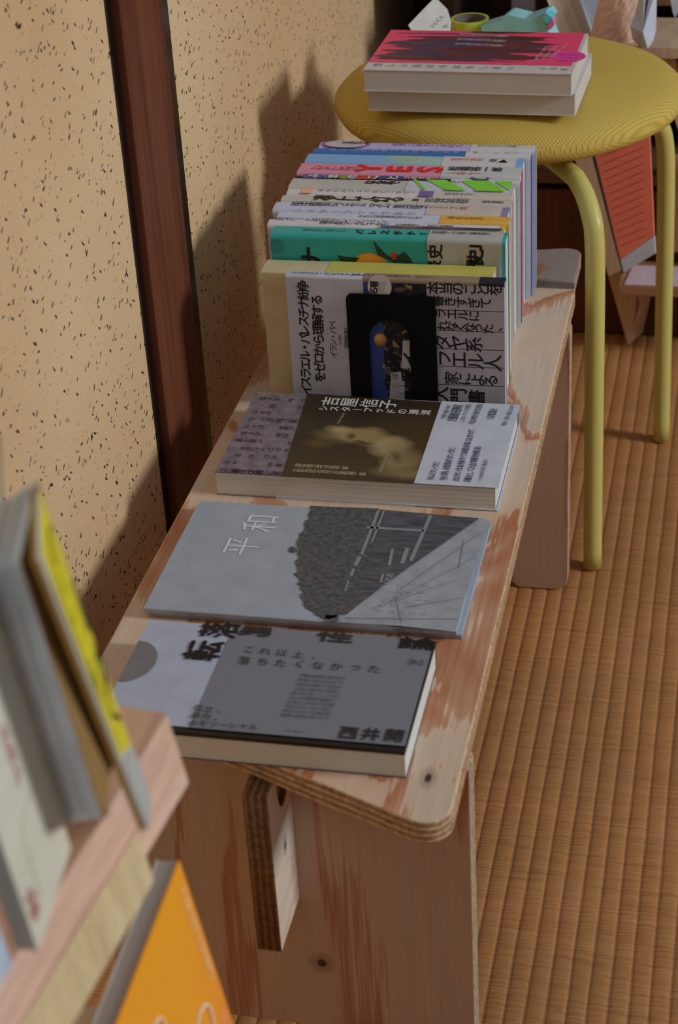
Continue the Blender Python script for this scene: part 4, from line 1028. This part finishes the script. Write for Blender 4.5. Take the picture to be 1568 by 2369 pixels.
# cream sheet-covered book in front, magazines behind it
def mag_from(cornersx, off): return [fp(x, y, off) for x, y in cornersx]
cb = mag_from([(164, 1961), (89, 2204), (-22, 1924), (0, 1489)], 0.012)
FB, NB = fp(164, 1961, 0.010), fp(89, 2204, 0.010)
upd = (fp(61, 1640, 0.010) - FB).normalized()
crb = empty('book', (FB + NB) / 2, 'cream covered book with faint red print leaning at the left edge', 'book')
wv_ = (NB - FB)
cmat = flat((214, 214, 196), .5)
CH = 0.21
hexa('cover', [FB, NB, NB + upd * CH, FB + upd * CH], -NN * 0.0012, cmat, crb)
hexa('page_block', [FB - NN * .0013 + upd * .001, NB - NN * .0013 + upd * .001, NB + upd * (CH - .001) - NN * .0013, FB + upd * (CH - .001) - NN * .0013], -NN * 0.007, pages_mat((206, 202, 190), 0, 1800, .8), crb)
redp = flat((196, 120, 112), .5)
def crt(s, p0, p1, size):
    A, C = fp(*p0, 0.010), fp(*p1, 0.010); n = len(s); V = []; F = []; upv = -wv_.normalized(); rt = upv.cross(NN).normalized()
    for i, ch in enumerate(s):
        c_ = A.lerp(C, i / max(1, n - 1)); vs, fs = glyph(ch); b_ = len(V)
        for x, y in vs: V.append(c_ + rt * x * size + upv * y * size + NN * .0004)
        F += [tuple(b_ + k for k in f) for f in fs]
    me = bpy.data.meshes.new('lettering'); me.from_pydata([tuple(v) for v in V], [], F); me.materials.append(redp); link('lettering', me, crb, True)
crt('わたしの詩とくらし', (8, 1690), (46, 1805), 0.0050)
crt('詩集', (70, 2076), (80, 2108), 0.0070)
tube('faint_line', [fp(82, 1805, .0104), fp(60, 1870, .0104), fp(52, 1925, .0104), fp(78, 2010, .0104), fp(95, 2080, .0104)], 0.00012, flat((206, 190, 172), .5), crb, seg=6)

# stack of three grey magazines seen on their edges
BR = fp(236, 1893, 0.030)                   # bottom near corner, right side
KR = fp(45, 1300, 0.030)
Hm = (KR - BR).length; mupd = (KR - BR).normalized()
BLx = fp(140, 1908, 0.004)
acr = (BLx - BR)                            # across the stack, towards the left
dpt = fp(86, 1112, 0.030) - KR
mg = [(0.0, 0.13, (224, 234, 244)), (0.165, 0.38, (214, 226, 238)), (0.43, 0.60, (226, 236, 246)), (0.65, 0.80, (204, 214, 224)), (0.84, 1.0, (220, 232, 244))]
ang = {}
MG = 'grey magazines leaning in the rack'
labs = ['thin magazine with a tan cover at the right of the rack stack', 'thick grey magazine second from the right in the rack stack', 'pale blue-grey magazine in the middle of the rack stack', 'darker grey magazine second from the left of the rack stack', 'bluish grey magazine at the left of the rack stack beside the cream book']
for (f0, f1, c_), lb in zip(mg, labs):
    o = BR + acr * f0; wv2 = acr * (f1 - f0); base = o
    mo = empty('magazine', base, lb, 'magazine', MG)
    up2 = mupd * (Hm * (1 - 0.012 * f0))
    hexa('page_block', [base, base + wv2, base + wv2 + up2, base + up2], dpt, pages_mat(c_, 0, 300, .42), mo, bev=0.0004)
    lightc = flat((150, 120, 70), .55) if f0 == 0 else flat(tuple(min(255, v + 26) for v in c_), .45)  # first cover is coloured brown to paint the shaded gap beside it
    n_ = wv2.normalized()
    hexa('cover', [base - n_ * 0.0007, base - n_ * 0.0001, base - n_ * 0.0001 + up2, base - n_ * 0.0007 + up2], dpt, lightc, mo)
# curled last pages at the top left
mo = empty('magazine', BLx + mupd * Hm * 0.9, 'curling grey magazine with rounded top corner at the left edge of the rack', 'magazine', MG)
o = BR + acr * 1.06 
crl = []
for k in range(7):
    f = k / 6; crl.append(o + acr * (0.9 * f) + mupd * (Hm * (0.99 - 0.10 * f * f)))
cb_ = [p - mupd * (Hm * 0.97) for p in crl]
hexa('page_block', [o, o + acr * 0.9, o + acr * 0.9 + mupd * Hm * 0.93, o + mupd * Hm], dpt * 0.92, pages_mat((134, 126, 116), 0, 900, .7), mo, bev=0.0006)

# yellow magazine in front of them, standing open a little
yl = blobs('yellow_cover_print', (232, 216, 36), [], rough=.4)
YN = [fp(92, 1292, 0.040), fp(341, 1918, 0.034)]; YF = [fp(88, 1124, 0.030), fp(347, 1848, 0.016)]
ym = empty('magazine', YN[1], 'bright yellow covered magazine with black brush lettering leaning in the rack', 'magazine')
nrm = (YN[0] - YN[1]).cross(YF[1] - YN[1]).normalized()
if nrm.x < 0: nrm = -nrm
t = NT('yellow_cover_print', 0.45, 0.4); t.base(lin((226, 214, 40)))
paperc = flat((212, 210, 188), .5)
hexa('cover', [YN[0], YN[1], YF[1], YF[0]], -nrm * 0.0009, paperc, ym)
ins = 0.10
def yq(u_, v_): return (YN[0].lerp(YN[1], v_)).lerp(YF[0].lerp(YF[1], v_), u_)
hexa('yellow_panel', [yq(.16, .02), yq(.12, .72), yq(.97, .80), yq(.97, .01)], nrm * 0.0004, t.m, ym)
hexa('inner_pages', [YN[0] - nrm * .0012, YN[1] - nrm * .0012, YF[1] - nrm * .0012, YF[0] - nrm * .0012], -nrm * 0.0016, flat((176, 138, 70), .6), ym)
V = []; F = []
for ch, uu, vv, sz in (('の', .62, .10, .018), ('は', .60, .18, .018), ('書', .66, .32, .030), ('心', .62, .42, .034), ('ゆ', .60, .52, .036), ('く', .62, .62, .034)):
    c_ = yq(uu, vv); e1_ = (yq(uu + .05, vv) - c_).normalized(); e2_ = (yq(uu, vv - .05) - c_).normalized(); vs, fs = glyph(ch); b_ = len(V)
    for x, y in vs: V.append(c_ + e1_ * x * sz + e2_ * y * sz * .8 + nrm * .0007)
    F += [tuple(b_ + k for k in f) for f in fs]
me = bpy.data.meshes.new('brush_lettering'); me.from_pydata([tuple(v) for v in V], [], F); me.materials.append(INK); link('brush_lettering', me, ym, True)
hexa('lower_sheet', [yq(.10, .74), yq(.0, 1.0), yq(1.0, 1.0), yq(.97, .82)], nrm * 0.0006, flat((186, 194, 190), .5), ym)
# pale leaflet standing up behind, far left
lf = empty('leaflet', dep(-10, 1200, 0.70), 'pale greenish leaflet at the left edge above the magazines', 'leaflet')
hexa('sheet', [dep(-60, 930, 0.62), dep(-60, 1500, 0.68), dep(14, 1330, 0.67), dep(2, 1010, 0.63)], -NX * 0.0008, flat((206, 206, 180), .5), lf)

# ---------------------------------------------------------------- background furniture and things
cabm = wood((104, 60, 38), (76, 42, 26), grain=2, freq=26, rough=0.55, name='cabinet_wood')
CZ0, CZ1, CZ2 = ony(1300, 440, 1.226).z, ony(1300, 425, 1.226).z, ony(1300, 400, 1.226).z
cab = empty('low_cabinet', (0.7, 1.3, FLOOR), 'dark brown low wooden cabinet against the back wall behind the stool', 'cabinet')
box('drawer_front', (0.030, 1.226, FLOOR + .001), (1.3, 1.240, CZ0), cabm, cab, bev=.001, world=True)
box('carcass', (0.030, 1.2405, FLOOR + .001), (1.3, 1.60, CZ0 - 0.004), dkw, cab, world=True)
box('shelf_board', (0.030, 1.226, CZ1), (1.3, 1.60, CZ2), wood((128, 92, 68), (100, 68, 48), grain=0, freq=30), cab, bev=.001, world=True)
box('shelf_spacer', (0.032, 1.245, CZ0 - 0.0038), (1.29, 1.59, CZ1 - 0.0002), dkw, cab, world=True)
box('back_panel', (0.030, 1.61, FLOOR + .001), (1.3, 1.625, 0.40), cabm, cab, world=True)
box('side_panel', (0.030, 1.30, CZ2 + 0.0002), (0.046, 1.60, 0.40), dkw, cab, world=True)
bowl = empty('blue_bowl', (0.205, 1.272, CZ2), 'dark blue dish on the cabinet board seen under the stool', 'dish')
pr = [(0.010, 0.0), (0.022, 0.002), (0.034, 0.010), (0.040, 0.022), (0.0375, 0.022), (0.031, 0.011), (0.018, 0.005), (0.0, 0.004)]
V = []; F = []; n = 32
for r_, z in pr[:-1]:
    for k in range(n): a_ = 2 * PI * k / n; V.append((0.205 + r_ * math.cos(a_), 1.272 + r_ * math.sin(a_), CZ2 + 0.0001 + z))
V.append((0.205, 1.272, CZ2 + .0041))
for j in range(len(pr) - 2):
    for k in range(n): F.append((j * n + k, j * n + (k + 1) % n, (j + 1) * n + (k + 1) % n, (j + 1) * n + k))
for k in range(n): F.append(((len(pr) - 2) * n + k, (len(pr) - 2) * n + (k + 1) % n, len(V) - 1))
link('bowl_body', mesh('bowl_body', V, F, flat((50, 100, 150), .35), True), bowl, True)

# right hand shelf unit behind
shm = wood((150, 108, 80), (120, 82, 58), grain=0, freq=30, rough=.5, name='shelf_wood')
sh = empty('open_shelf', (0.62, 1.42, FLOOR), 'brown open shelf unit at the far right behind the stool', 'shelf')
for z in (0.083, -0.046):
    box('shelf_board', (0.275, 1.29, z), (0.95, 1.55, z + 0.018), shm, sh, bev=.001, world=True)
box('side_panel', (0.27, 1.295, CZ2 + 0.0004), (0.2745, 1.55, 0.20), dkw, sh, world=True)
box('side_panel', (0.9505, 1.295, CZ2 + 0.0004), (0.965, 1.55, 0.20), dkw, sh, world=True)
box('back_panel', (0.275, 1.551, CZ2 + 0.0004), (0.95, 1.556, 0.20), dkw, sh, world=True)
SG = 'books lying on the open shelf'
for k, (z, c_, lb) in enumerate(((-0.0278, (120, 120, 124), 'grey book lying lowest on the far right shelf'), (-0.0128, (70, 74, 92), 'slate blue book lying on the grey one on the far right shelf'), (0.1012, (132, 134, 140), 'grey book lying on the upper board at the far right'), (0.1120, (190, 180, 60), 'olive yellow book topmost on the upper board at the far right'))):
    bb = empty('book', (0.36, 1.36, z), lb, 'book', SG)
    box('page_block', (0.292, 1.302, z + .001), (0.448, 1.418, z + .0098), pages_mat((160, 158, 150), 2, 2600, .8), bb, world=True)
    shell('cover', prof_near(1.300, 1.42, z, z + .0108), 0.29, 0.45, 0.0008, flat(c_, .5), bb)

# crossed book stand with a leaflet holder, right behind the stool
YS = 1.12
standw = wood((222, 192, 160), (196, 162, 130), grain=2, freq=40, rough=.55, name='stand_wood')
bs = empty('book_stand', (0.25, YS, FLOOR), 'pale wooden crossed book stand behind the yellow stool legs', 'book stand')
def at(x, y, d=YS): return ony(x, y, d)
foot = at(1450, 800, 1.180)
ft = onz(1450, 800, FLOOR + .001); fyy = ft.y
def sp_(x, y, d=None): return ony(x, y, fyy if d is None else d)
# leaning plank
pl = [sp_(1449, 798), sp_(1478, 792 - 60), sp_(1350, 330), sp_(1312, 330)]
hexa('leaning_plank', [sp_(1452, 798), sp_(1482, 700), sp_(1352, 300), sp_(1318, 330)], Vector((-0.001, 0.026, 0.001)), standw, bs, bev=.0006)
hexa('crossing_plank', [sp_(1452, 797), sp_(1478, 652), sp_(1494, 652), sp_(1464, 790)], Vector((0.010, 0.026, 0.0)), standw, bs, bev=.0006)
sf = sp_(1438, 640, fyy - .02)
box('stand_shelf', (sp_(1438, 640).x, fyy - 0.045, sf.z - 0.012), (0.44, fyy + 0.026, sf.z), wood((190, 140, 106), (160, 112, 80), grain=0, freq=30), bs, bev=.0006, world=True)
pt = sp_(1262, 40).z
box('stand_top', (sp_(1225, 90).x, fyy - 0.02, 0.0600), (0.38, fyy + 0.09, 0.0720), standw, bs, bev=.0006, world=True)
hexa('leaning_plank', [Vector((0.405, fyy + .004, FLOOR + .001)), Vector((0.425, fyy + .004, FLOOR + .001)), Vector((0.30, fyy + .004, 0.0598)), Vector((0.28, fyy + .004, 0.0598))], Vector((0, 0.02, 0)), standw, bs)
hexa('leaning_plank', [sp_(1318, 330, fyy + .0) , sp_(1352, 300), Vector((0.232, fyy, 0.0598)), Vector((0.212, fyy, 0.0598))], Vector((-0.001, 0.026, 0.0)), standw, bs)
# orange leaflet with a white foot and black edge, on the stand
D1 = fyy - 0.052
lfo = empty('leaflet', sp_(1440, 640, D1), 'orange-red leaflet with fine lines of print leaning on the book stand', 'leaflet')
q = [sp_(x, y, D1) for x, y in ((1372, 340), (1435, 601), (1512, 545), (1500, 270), (1350, 270))]
prism('orange_sheet', q, Vector((0.001, 0.0012, 0)), flat((255, 134, 108), .5), lfo)
q = [sp_(x, y, D1) for x, y in ((1435, 602), (1441, 631), (1515, 586), (1513, 546))]
prism('white_foot', q, Vector((0.001, 0.0012, 0)), flat((206, 214, 226), .5), lfo)
q = [sp_(x, y, D1 - .0004) for x, y in ((1362, 335), (1439, 634), (1442, 632), (1368, 335))]
prism('dark_edge', q, Vector((0.001, 0.0012, 0)), flat((52, 58, 46), .5), lfo)
V = []; F = []
for k in range(14):
    yy_ = 350 + k * 17
    for (a0, a1) in ((0.05, 0.42), (0.46, 0.9)):
        xl_, xr_ = 1380 + k * 4.1, 1500
        p_ = sp_(xl_ + (xr_ - xl_) * a0, yy_ - (xr_ - xl_) * a0 * .42, D1 - .0008); q_ = sp_(xl_ + (xr_ - xl_) * a1, yy_ - (xr_ - xl_) * a1 * .42, D1 - .0008)
        b_ = len(V); V += [p_, q_, q_ + Vector((0, 0, .0009)), p_ + Vector((0, 0, .0009))]; F.append((b_, b_ + 1, b_ + 2, b_ + 3))
me = bpy.data.meshes.new('fine_print'); me.from_pydata([tuple(v) for v in V], [], F); me.materials.append(flat((196, 70, 60), .5)); link('fine_print', me, lfo, True)
lfp = empty('leaflet', (0.36, fyy - .02, sf.z), 'pale pink leaflet lying on the book stand shelf', 'leaflet')
hexa('sheet', [Vector((sp_(1450, 636).x, fyy - .044, sf.z + .0005)), Vector((0.42, fyy - .044, sf.z + .0005)), Vector((0.42, fyy + .01, sf.z + .0005)), Vector((sp_(1450, 636).x + .006, fyy + .01, sf.z + .0005))], Vector((0, 0, .001)), flat((222, 196, 206), .5), lfp)
lfc = empty('leaflet', (0.36, fyy + .02, sf.z), 'peach coloured leaflet standing at the right of the book stand', 'leaflet')
hexa('sheet', [sp_(1536, 588, fyy + .02), sp_(1640, 570, fyy + .02), sp_(1640, 350, fyy + .035), sp_(1536, 360, fyy + .035)], Vector((0, .0012, 0)), flat((206, 160, 136), .5), lfc)

# papers and bag on top of the stand
TZ = 0.0722
def at2(x, y, d=fyy): return ony(x, y, d)
def basez(p): return Vector((p.x, p.y, TZ))
CG = 'cream paged books upright on the stand top'
for k, (x0, x1, c_, lb) in enumerate(((1257, 1278, (240, 232, 214), 'cream book leftmost of the leaning ones behind the stool seat'), (1278, 1302, (216, 204, 184), 'tan paged book in the middle of the leaning ones behind the stool seat'), (1302, 1325, (204, 196, 182), 'grey-tan book at the right of the leaning ones behind the stool seat'))):
    d = fyy + 0.012
    o = empty('book', basez(at2(x0 + 40, 90, d)), lb, 'book', CG)
    tl, tr = at2(x0 - 14, -60, d), at2(x1 - 14, -60, d)
    br = at2(x1 + 34, 110, d); bl = at2(x0 + 34, 110, d)
    bl = Vector((bl.x + .004, d, TZ)); br = Vector((br.x + .004, d, TZ))
    hexa('page_block', [bl, br, tr, tl], Vector((0, 0.06, 0)), pages_mat(c_, 0, 1200, .8), o, bev=.0004)
    hexa('cover', [bl - Vector((.0004, .0003, 0)), bl + Vector((.0016, -.0003, 0)), tl + Vector((.0016, -.0003, 0)), tl - Vector((.0004, .0003, 0))], Vector((0, 0.0606, 0)), flat(tuple(min(255, v + 20) for v in c_), .5), o)
bluep = empty('paper_sheet', basez(at2(1380, 90, fyy + .03)), 'pale blue-white paper sheet beside the brown bag', 'paper')
hexa('sheet', [Vector((at2(1340, 95, fyy + .03).x, fyy + .03, TZ)), Vector((at2(1420, 95, fyy + .03).x, fyy + .03, TZ)), at2(1440, -60, fyy + .04), at2(1312, -60, fyy + .04)], Vector((0, .001, 0)), flat((186, 200, 220), .5), bluep)
# kraft bag
bag = empty('paper_bag', basez(at2(1420, 90, fyy - .005)), 'crumpled brown kraft paper bag behind the stool seat', 'paper bag')
rnd = random.Random(5); V = []; F = []; nu, nv = 14, 12
crn = [at2(1360, 100, fyy - .008), at2(1468, 100, fyy - .008), at2(1510, -50, fyy - .004), at2(1398, -50, fyy - .004)]
crn[0].z = TZ; crn[1].z = TZ
for s_ in (0, 1):
    for j in range(nv + 1):
        for i in range(nu + 1):
            u_, v_ = i / nu, j / nv; p = crn[0].lerp(crn[1], u_).lerp(crn[3].lerp(crn[2], u_), v_)
            d_ = (0.016 * math.sin(PI * u_)) * (1 if s_ else -0.55) + (rnd.uniform(-.0010, .0010) if 0 < i < nu else 0)
            V.append(Vector((p.x, p.y + .006 + d_, p.z)))
off = (nu + 1) * (nv + 1)
for s_ in (0, 1):
    for j in range(nv):
        for i in range(nu):
            a_ = s_ * off + j * (nu + 1) + i; F.append((a_, a_ + 1, a_ + nu + 2, a_ + nu + 1))
link('bag_body', mesh('bag_body', V, F, flat((238, 200, 180), .75, var=.05)), bag, True)
# white crumpled tissue hanging over the edge
tis = empty('tissue_paper', at2(1470, 100, fyy - .03), 'white crumpled tissue paper hanging beside the brown bag', 'paper')
pts = [(1484, -30), (1470, 25), (1457, 60), (1463, 92), (1480, 108), (1498, 113), (1510, 96), (1517, 70), (1519, -30), (1505, -30), (1497, 36), (1491, -30)]
V = []; F = []
cen = at2(1488, 70, fyy - .030)
ringp = [at2(x, y, fyy - .022 + .006 * math.sin(k * 2.1)) for k, (x, y) in enumerate(pts)]
n = len(ringp); V = [cen + Vector((0, -.008, 0))] + ringp + [p + Vector((0, .002, 0)) for p in ringp] + [cen + Vector((0, .002, 0))]
for k in range(n):
    F.append((0, 1 + k, 1 + (k + 1) % n)); F.append((1 + k, 1 + n + k, 1 + n + (k + 1) % n, 1 + (k + 1) % n)); F.append((2 * n + 1, 1 + n + (k + 1) % n, 1 + n + k))
link('tissue_sheet', mesh('tissue_sheet', V, F, flat((206, 216, 232), .6)), tis, True)
p2 = [(1545, -30), (1556, 30), (1562, 42), (1572, 20), (1580, -30)]
tt = [at2(x, y, fyy - .01) for x, y in p2]
prism('tissue_tip', tt, Vector((0, .0015, 0)), flat((206, 216, 232), .6), tis)

# on the seat behind the books: note card, tape roll, sticky notes
annulus('tape_core', tc_, 0.0145, 0.0160, SZt + .0006, SZt + 0.0245, flat((120, 110, 96), .6), tape)
annulus('tape_winding', tc_, 0.0161, 0.0182, SZt + .0006, SZt + 0.0245, flat((206, 220, 84), .35), tape)
card = empty('note_card', (0.05, 0.93, SZt), 'white folded note card with pencil marks standing behind the pink book', 'note card')
yc = 0.935
q = [ony(x, y, yc + .0006 * (92 - y)) for x, y in ((944, 58), (965, 92), (1040, 92), (1043, 50), (1034, 22), (1014, 2), (1004, -4))]
prism('card_sheet', q, Vector((0, .0012, 0)), flat((238, 242, 240), .5), card)
lettering(card, 'メモです', ony(1000, 62, yc + .0170), ony(1022, 40, yc + .0300), .006, 'front', GREY_INK, 'ccw')
lettering(card, '本', ony(1030, 62, yc + .0172), ony(1031, 62, yc + .0172), .006, 'front', GREY_INK, 'ccw')
nt = empty('sticky_notes', (0.16, 0.95, SZt), 'pad of teal sticky notes with curled leaves on the stool seat', 'sticky notes')
yn = 0.945
q = [ony(x, y, yn) for x, y in ((1112, 62), (1160, 48), (1166, 36), (1176, 34), (1215, 44), (1255, 30), (1262, 28), (1272, 44), (1262, 58), (1276, 92), (1120, 92))]
prism('teal_leaves', q, Vector((0.004, .03, -.002)), flat((156, 212, 220), .55), nt)
q = [ony(x, y, yn - .002) for x, y in ((1254, 42), (1262, 30), (1280, 44), (1268, 58))]
prism('cyan_tab', q, Vector((0, .02, 0)), flat((110, 200, 216), .55), nt)
q = [ony(x, y, yn - .0025) for x, y in ((1264, 60), (1278, 46), (1282, 58), (1272, 70))]
prism('pink_tab', q, Vector((0, .018, 0)), flat((236, 120, 176), .55), nt)

wp = empty('white_panel', (0.175, 1.48, CZ2), 'blurred white upright panel in the dark background behind the stool', 'panel')
q = [ony(x, y, 1.47) for x, y in ((1182, -60), (1236, -60), (1236, 60), (1182, 60))]
q[2].z = q[3].z = CZ2 + .0005
hexa('panel_board', q, Vector((0, .012, 0)), flat((206, 208, 216), .5), wp, bev=.001)
sm = empty('magazine', fp(10, 2150, .006), 'blue edged magazine at the left margin below the cream book', 'magazine', MG)
m0, m1 = fp(30, 2232, .006), fp(-40, 2250, -.010)
hexa('page_block', [m0, m1, m1 + mupd * .16, m0 + mupd * .16], UD * -0.03, pages_mat((190, 206, 224), 0, 300, .5), sm)
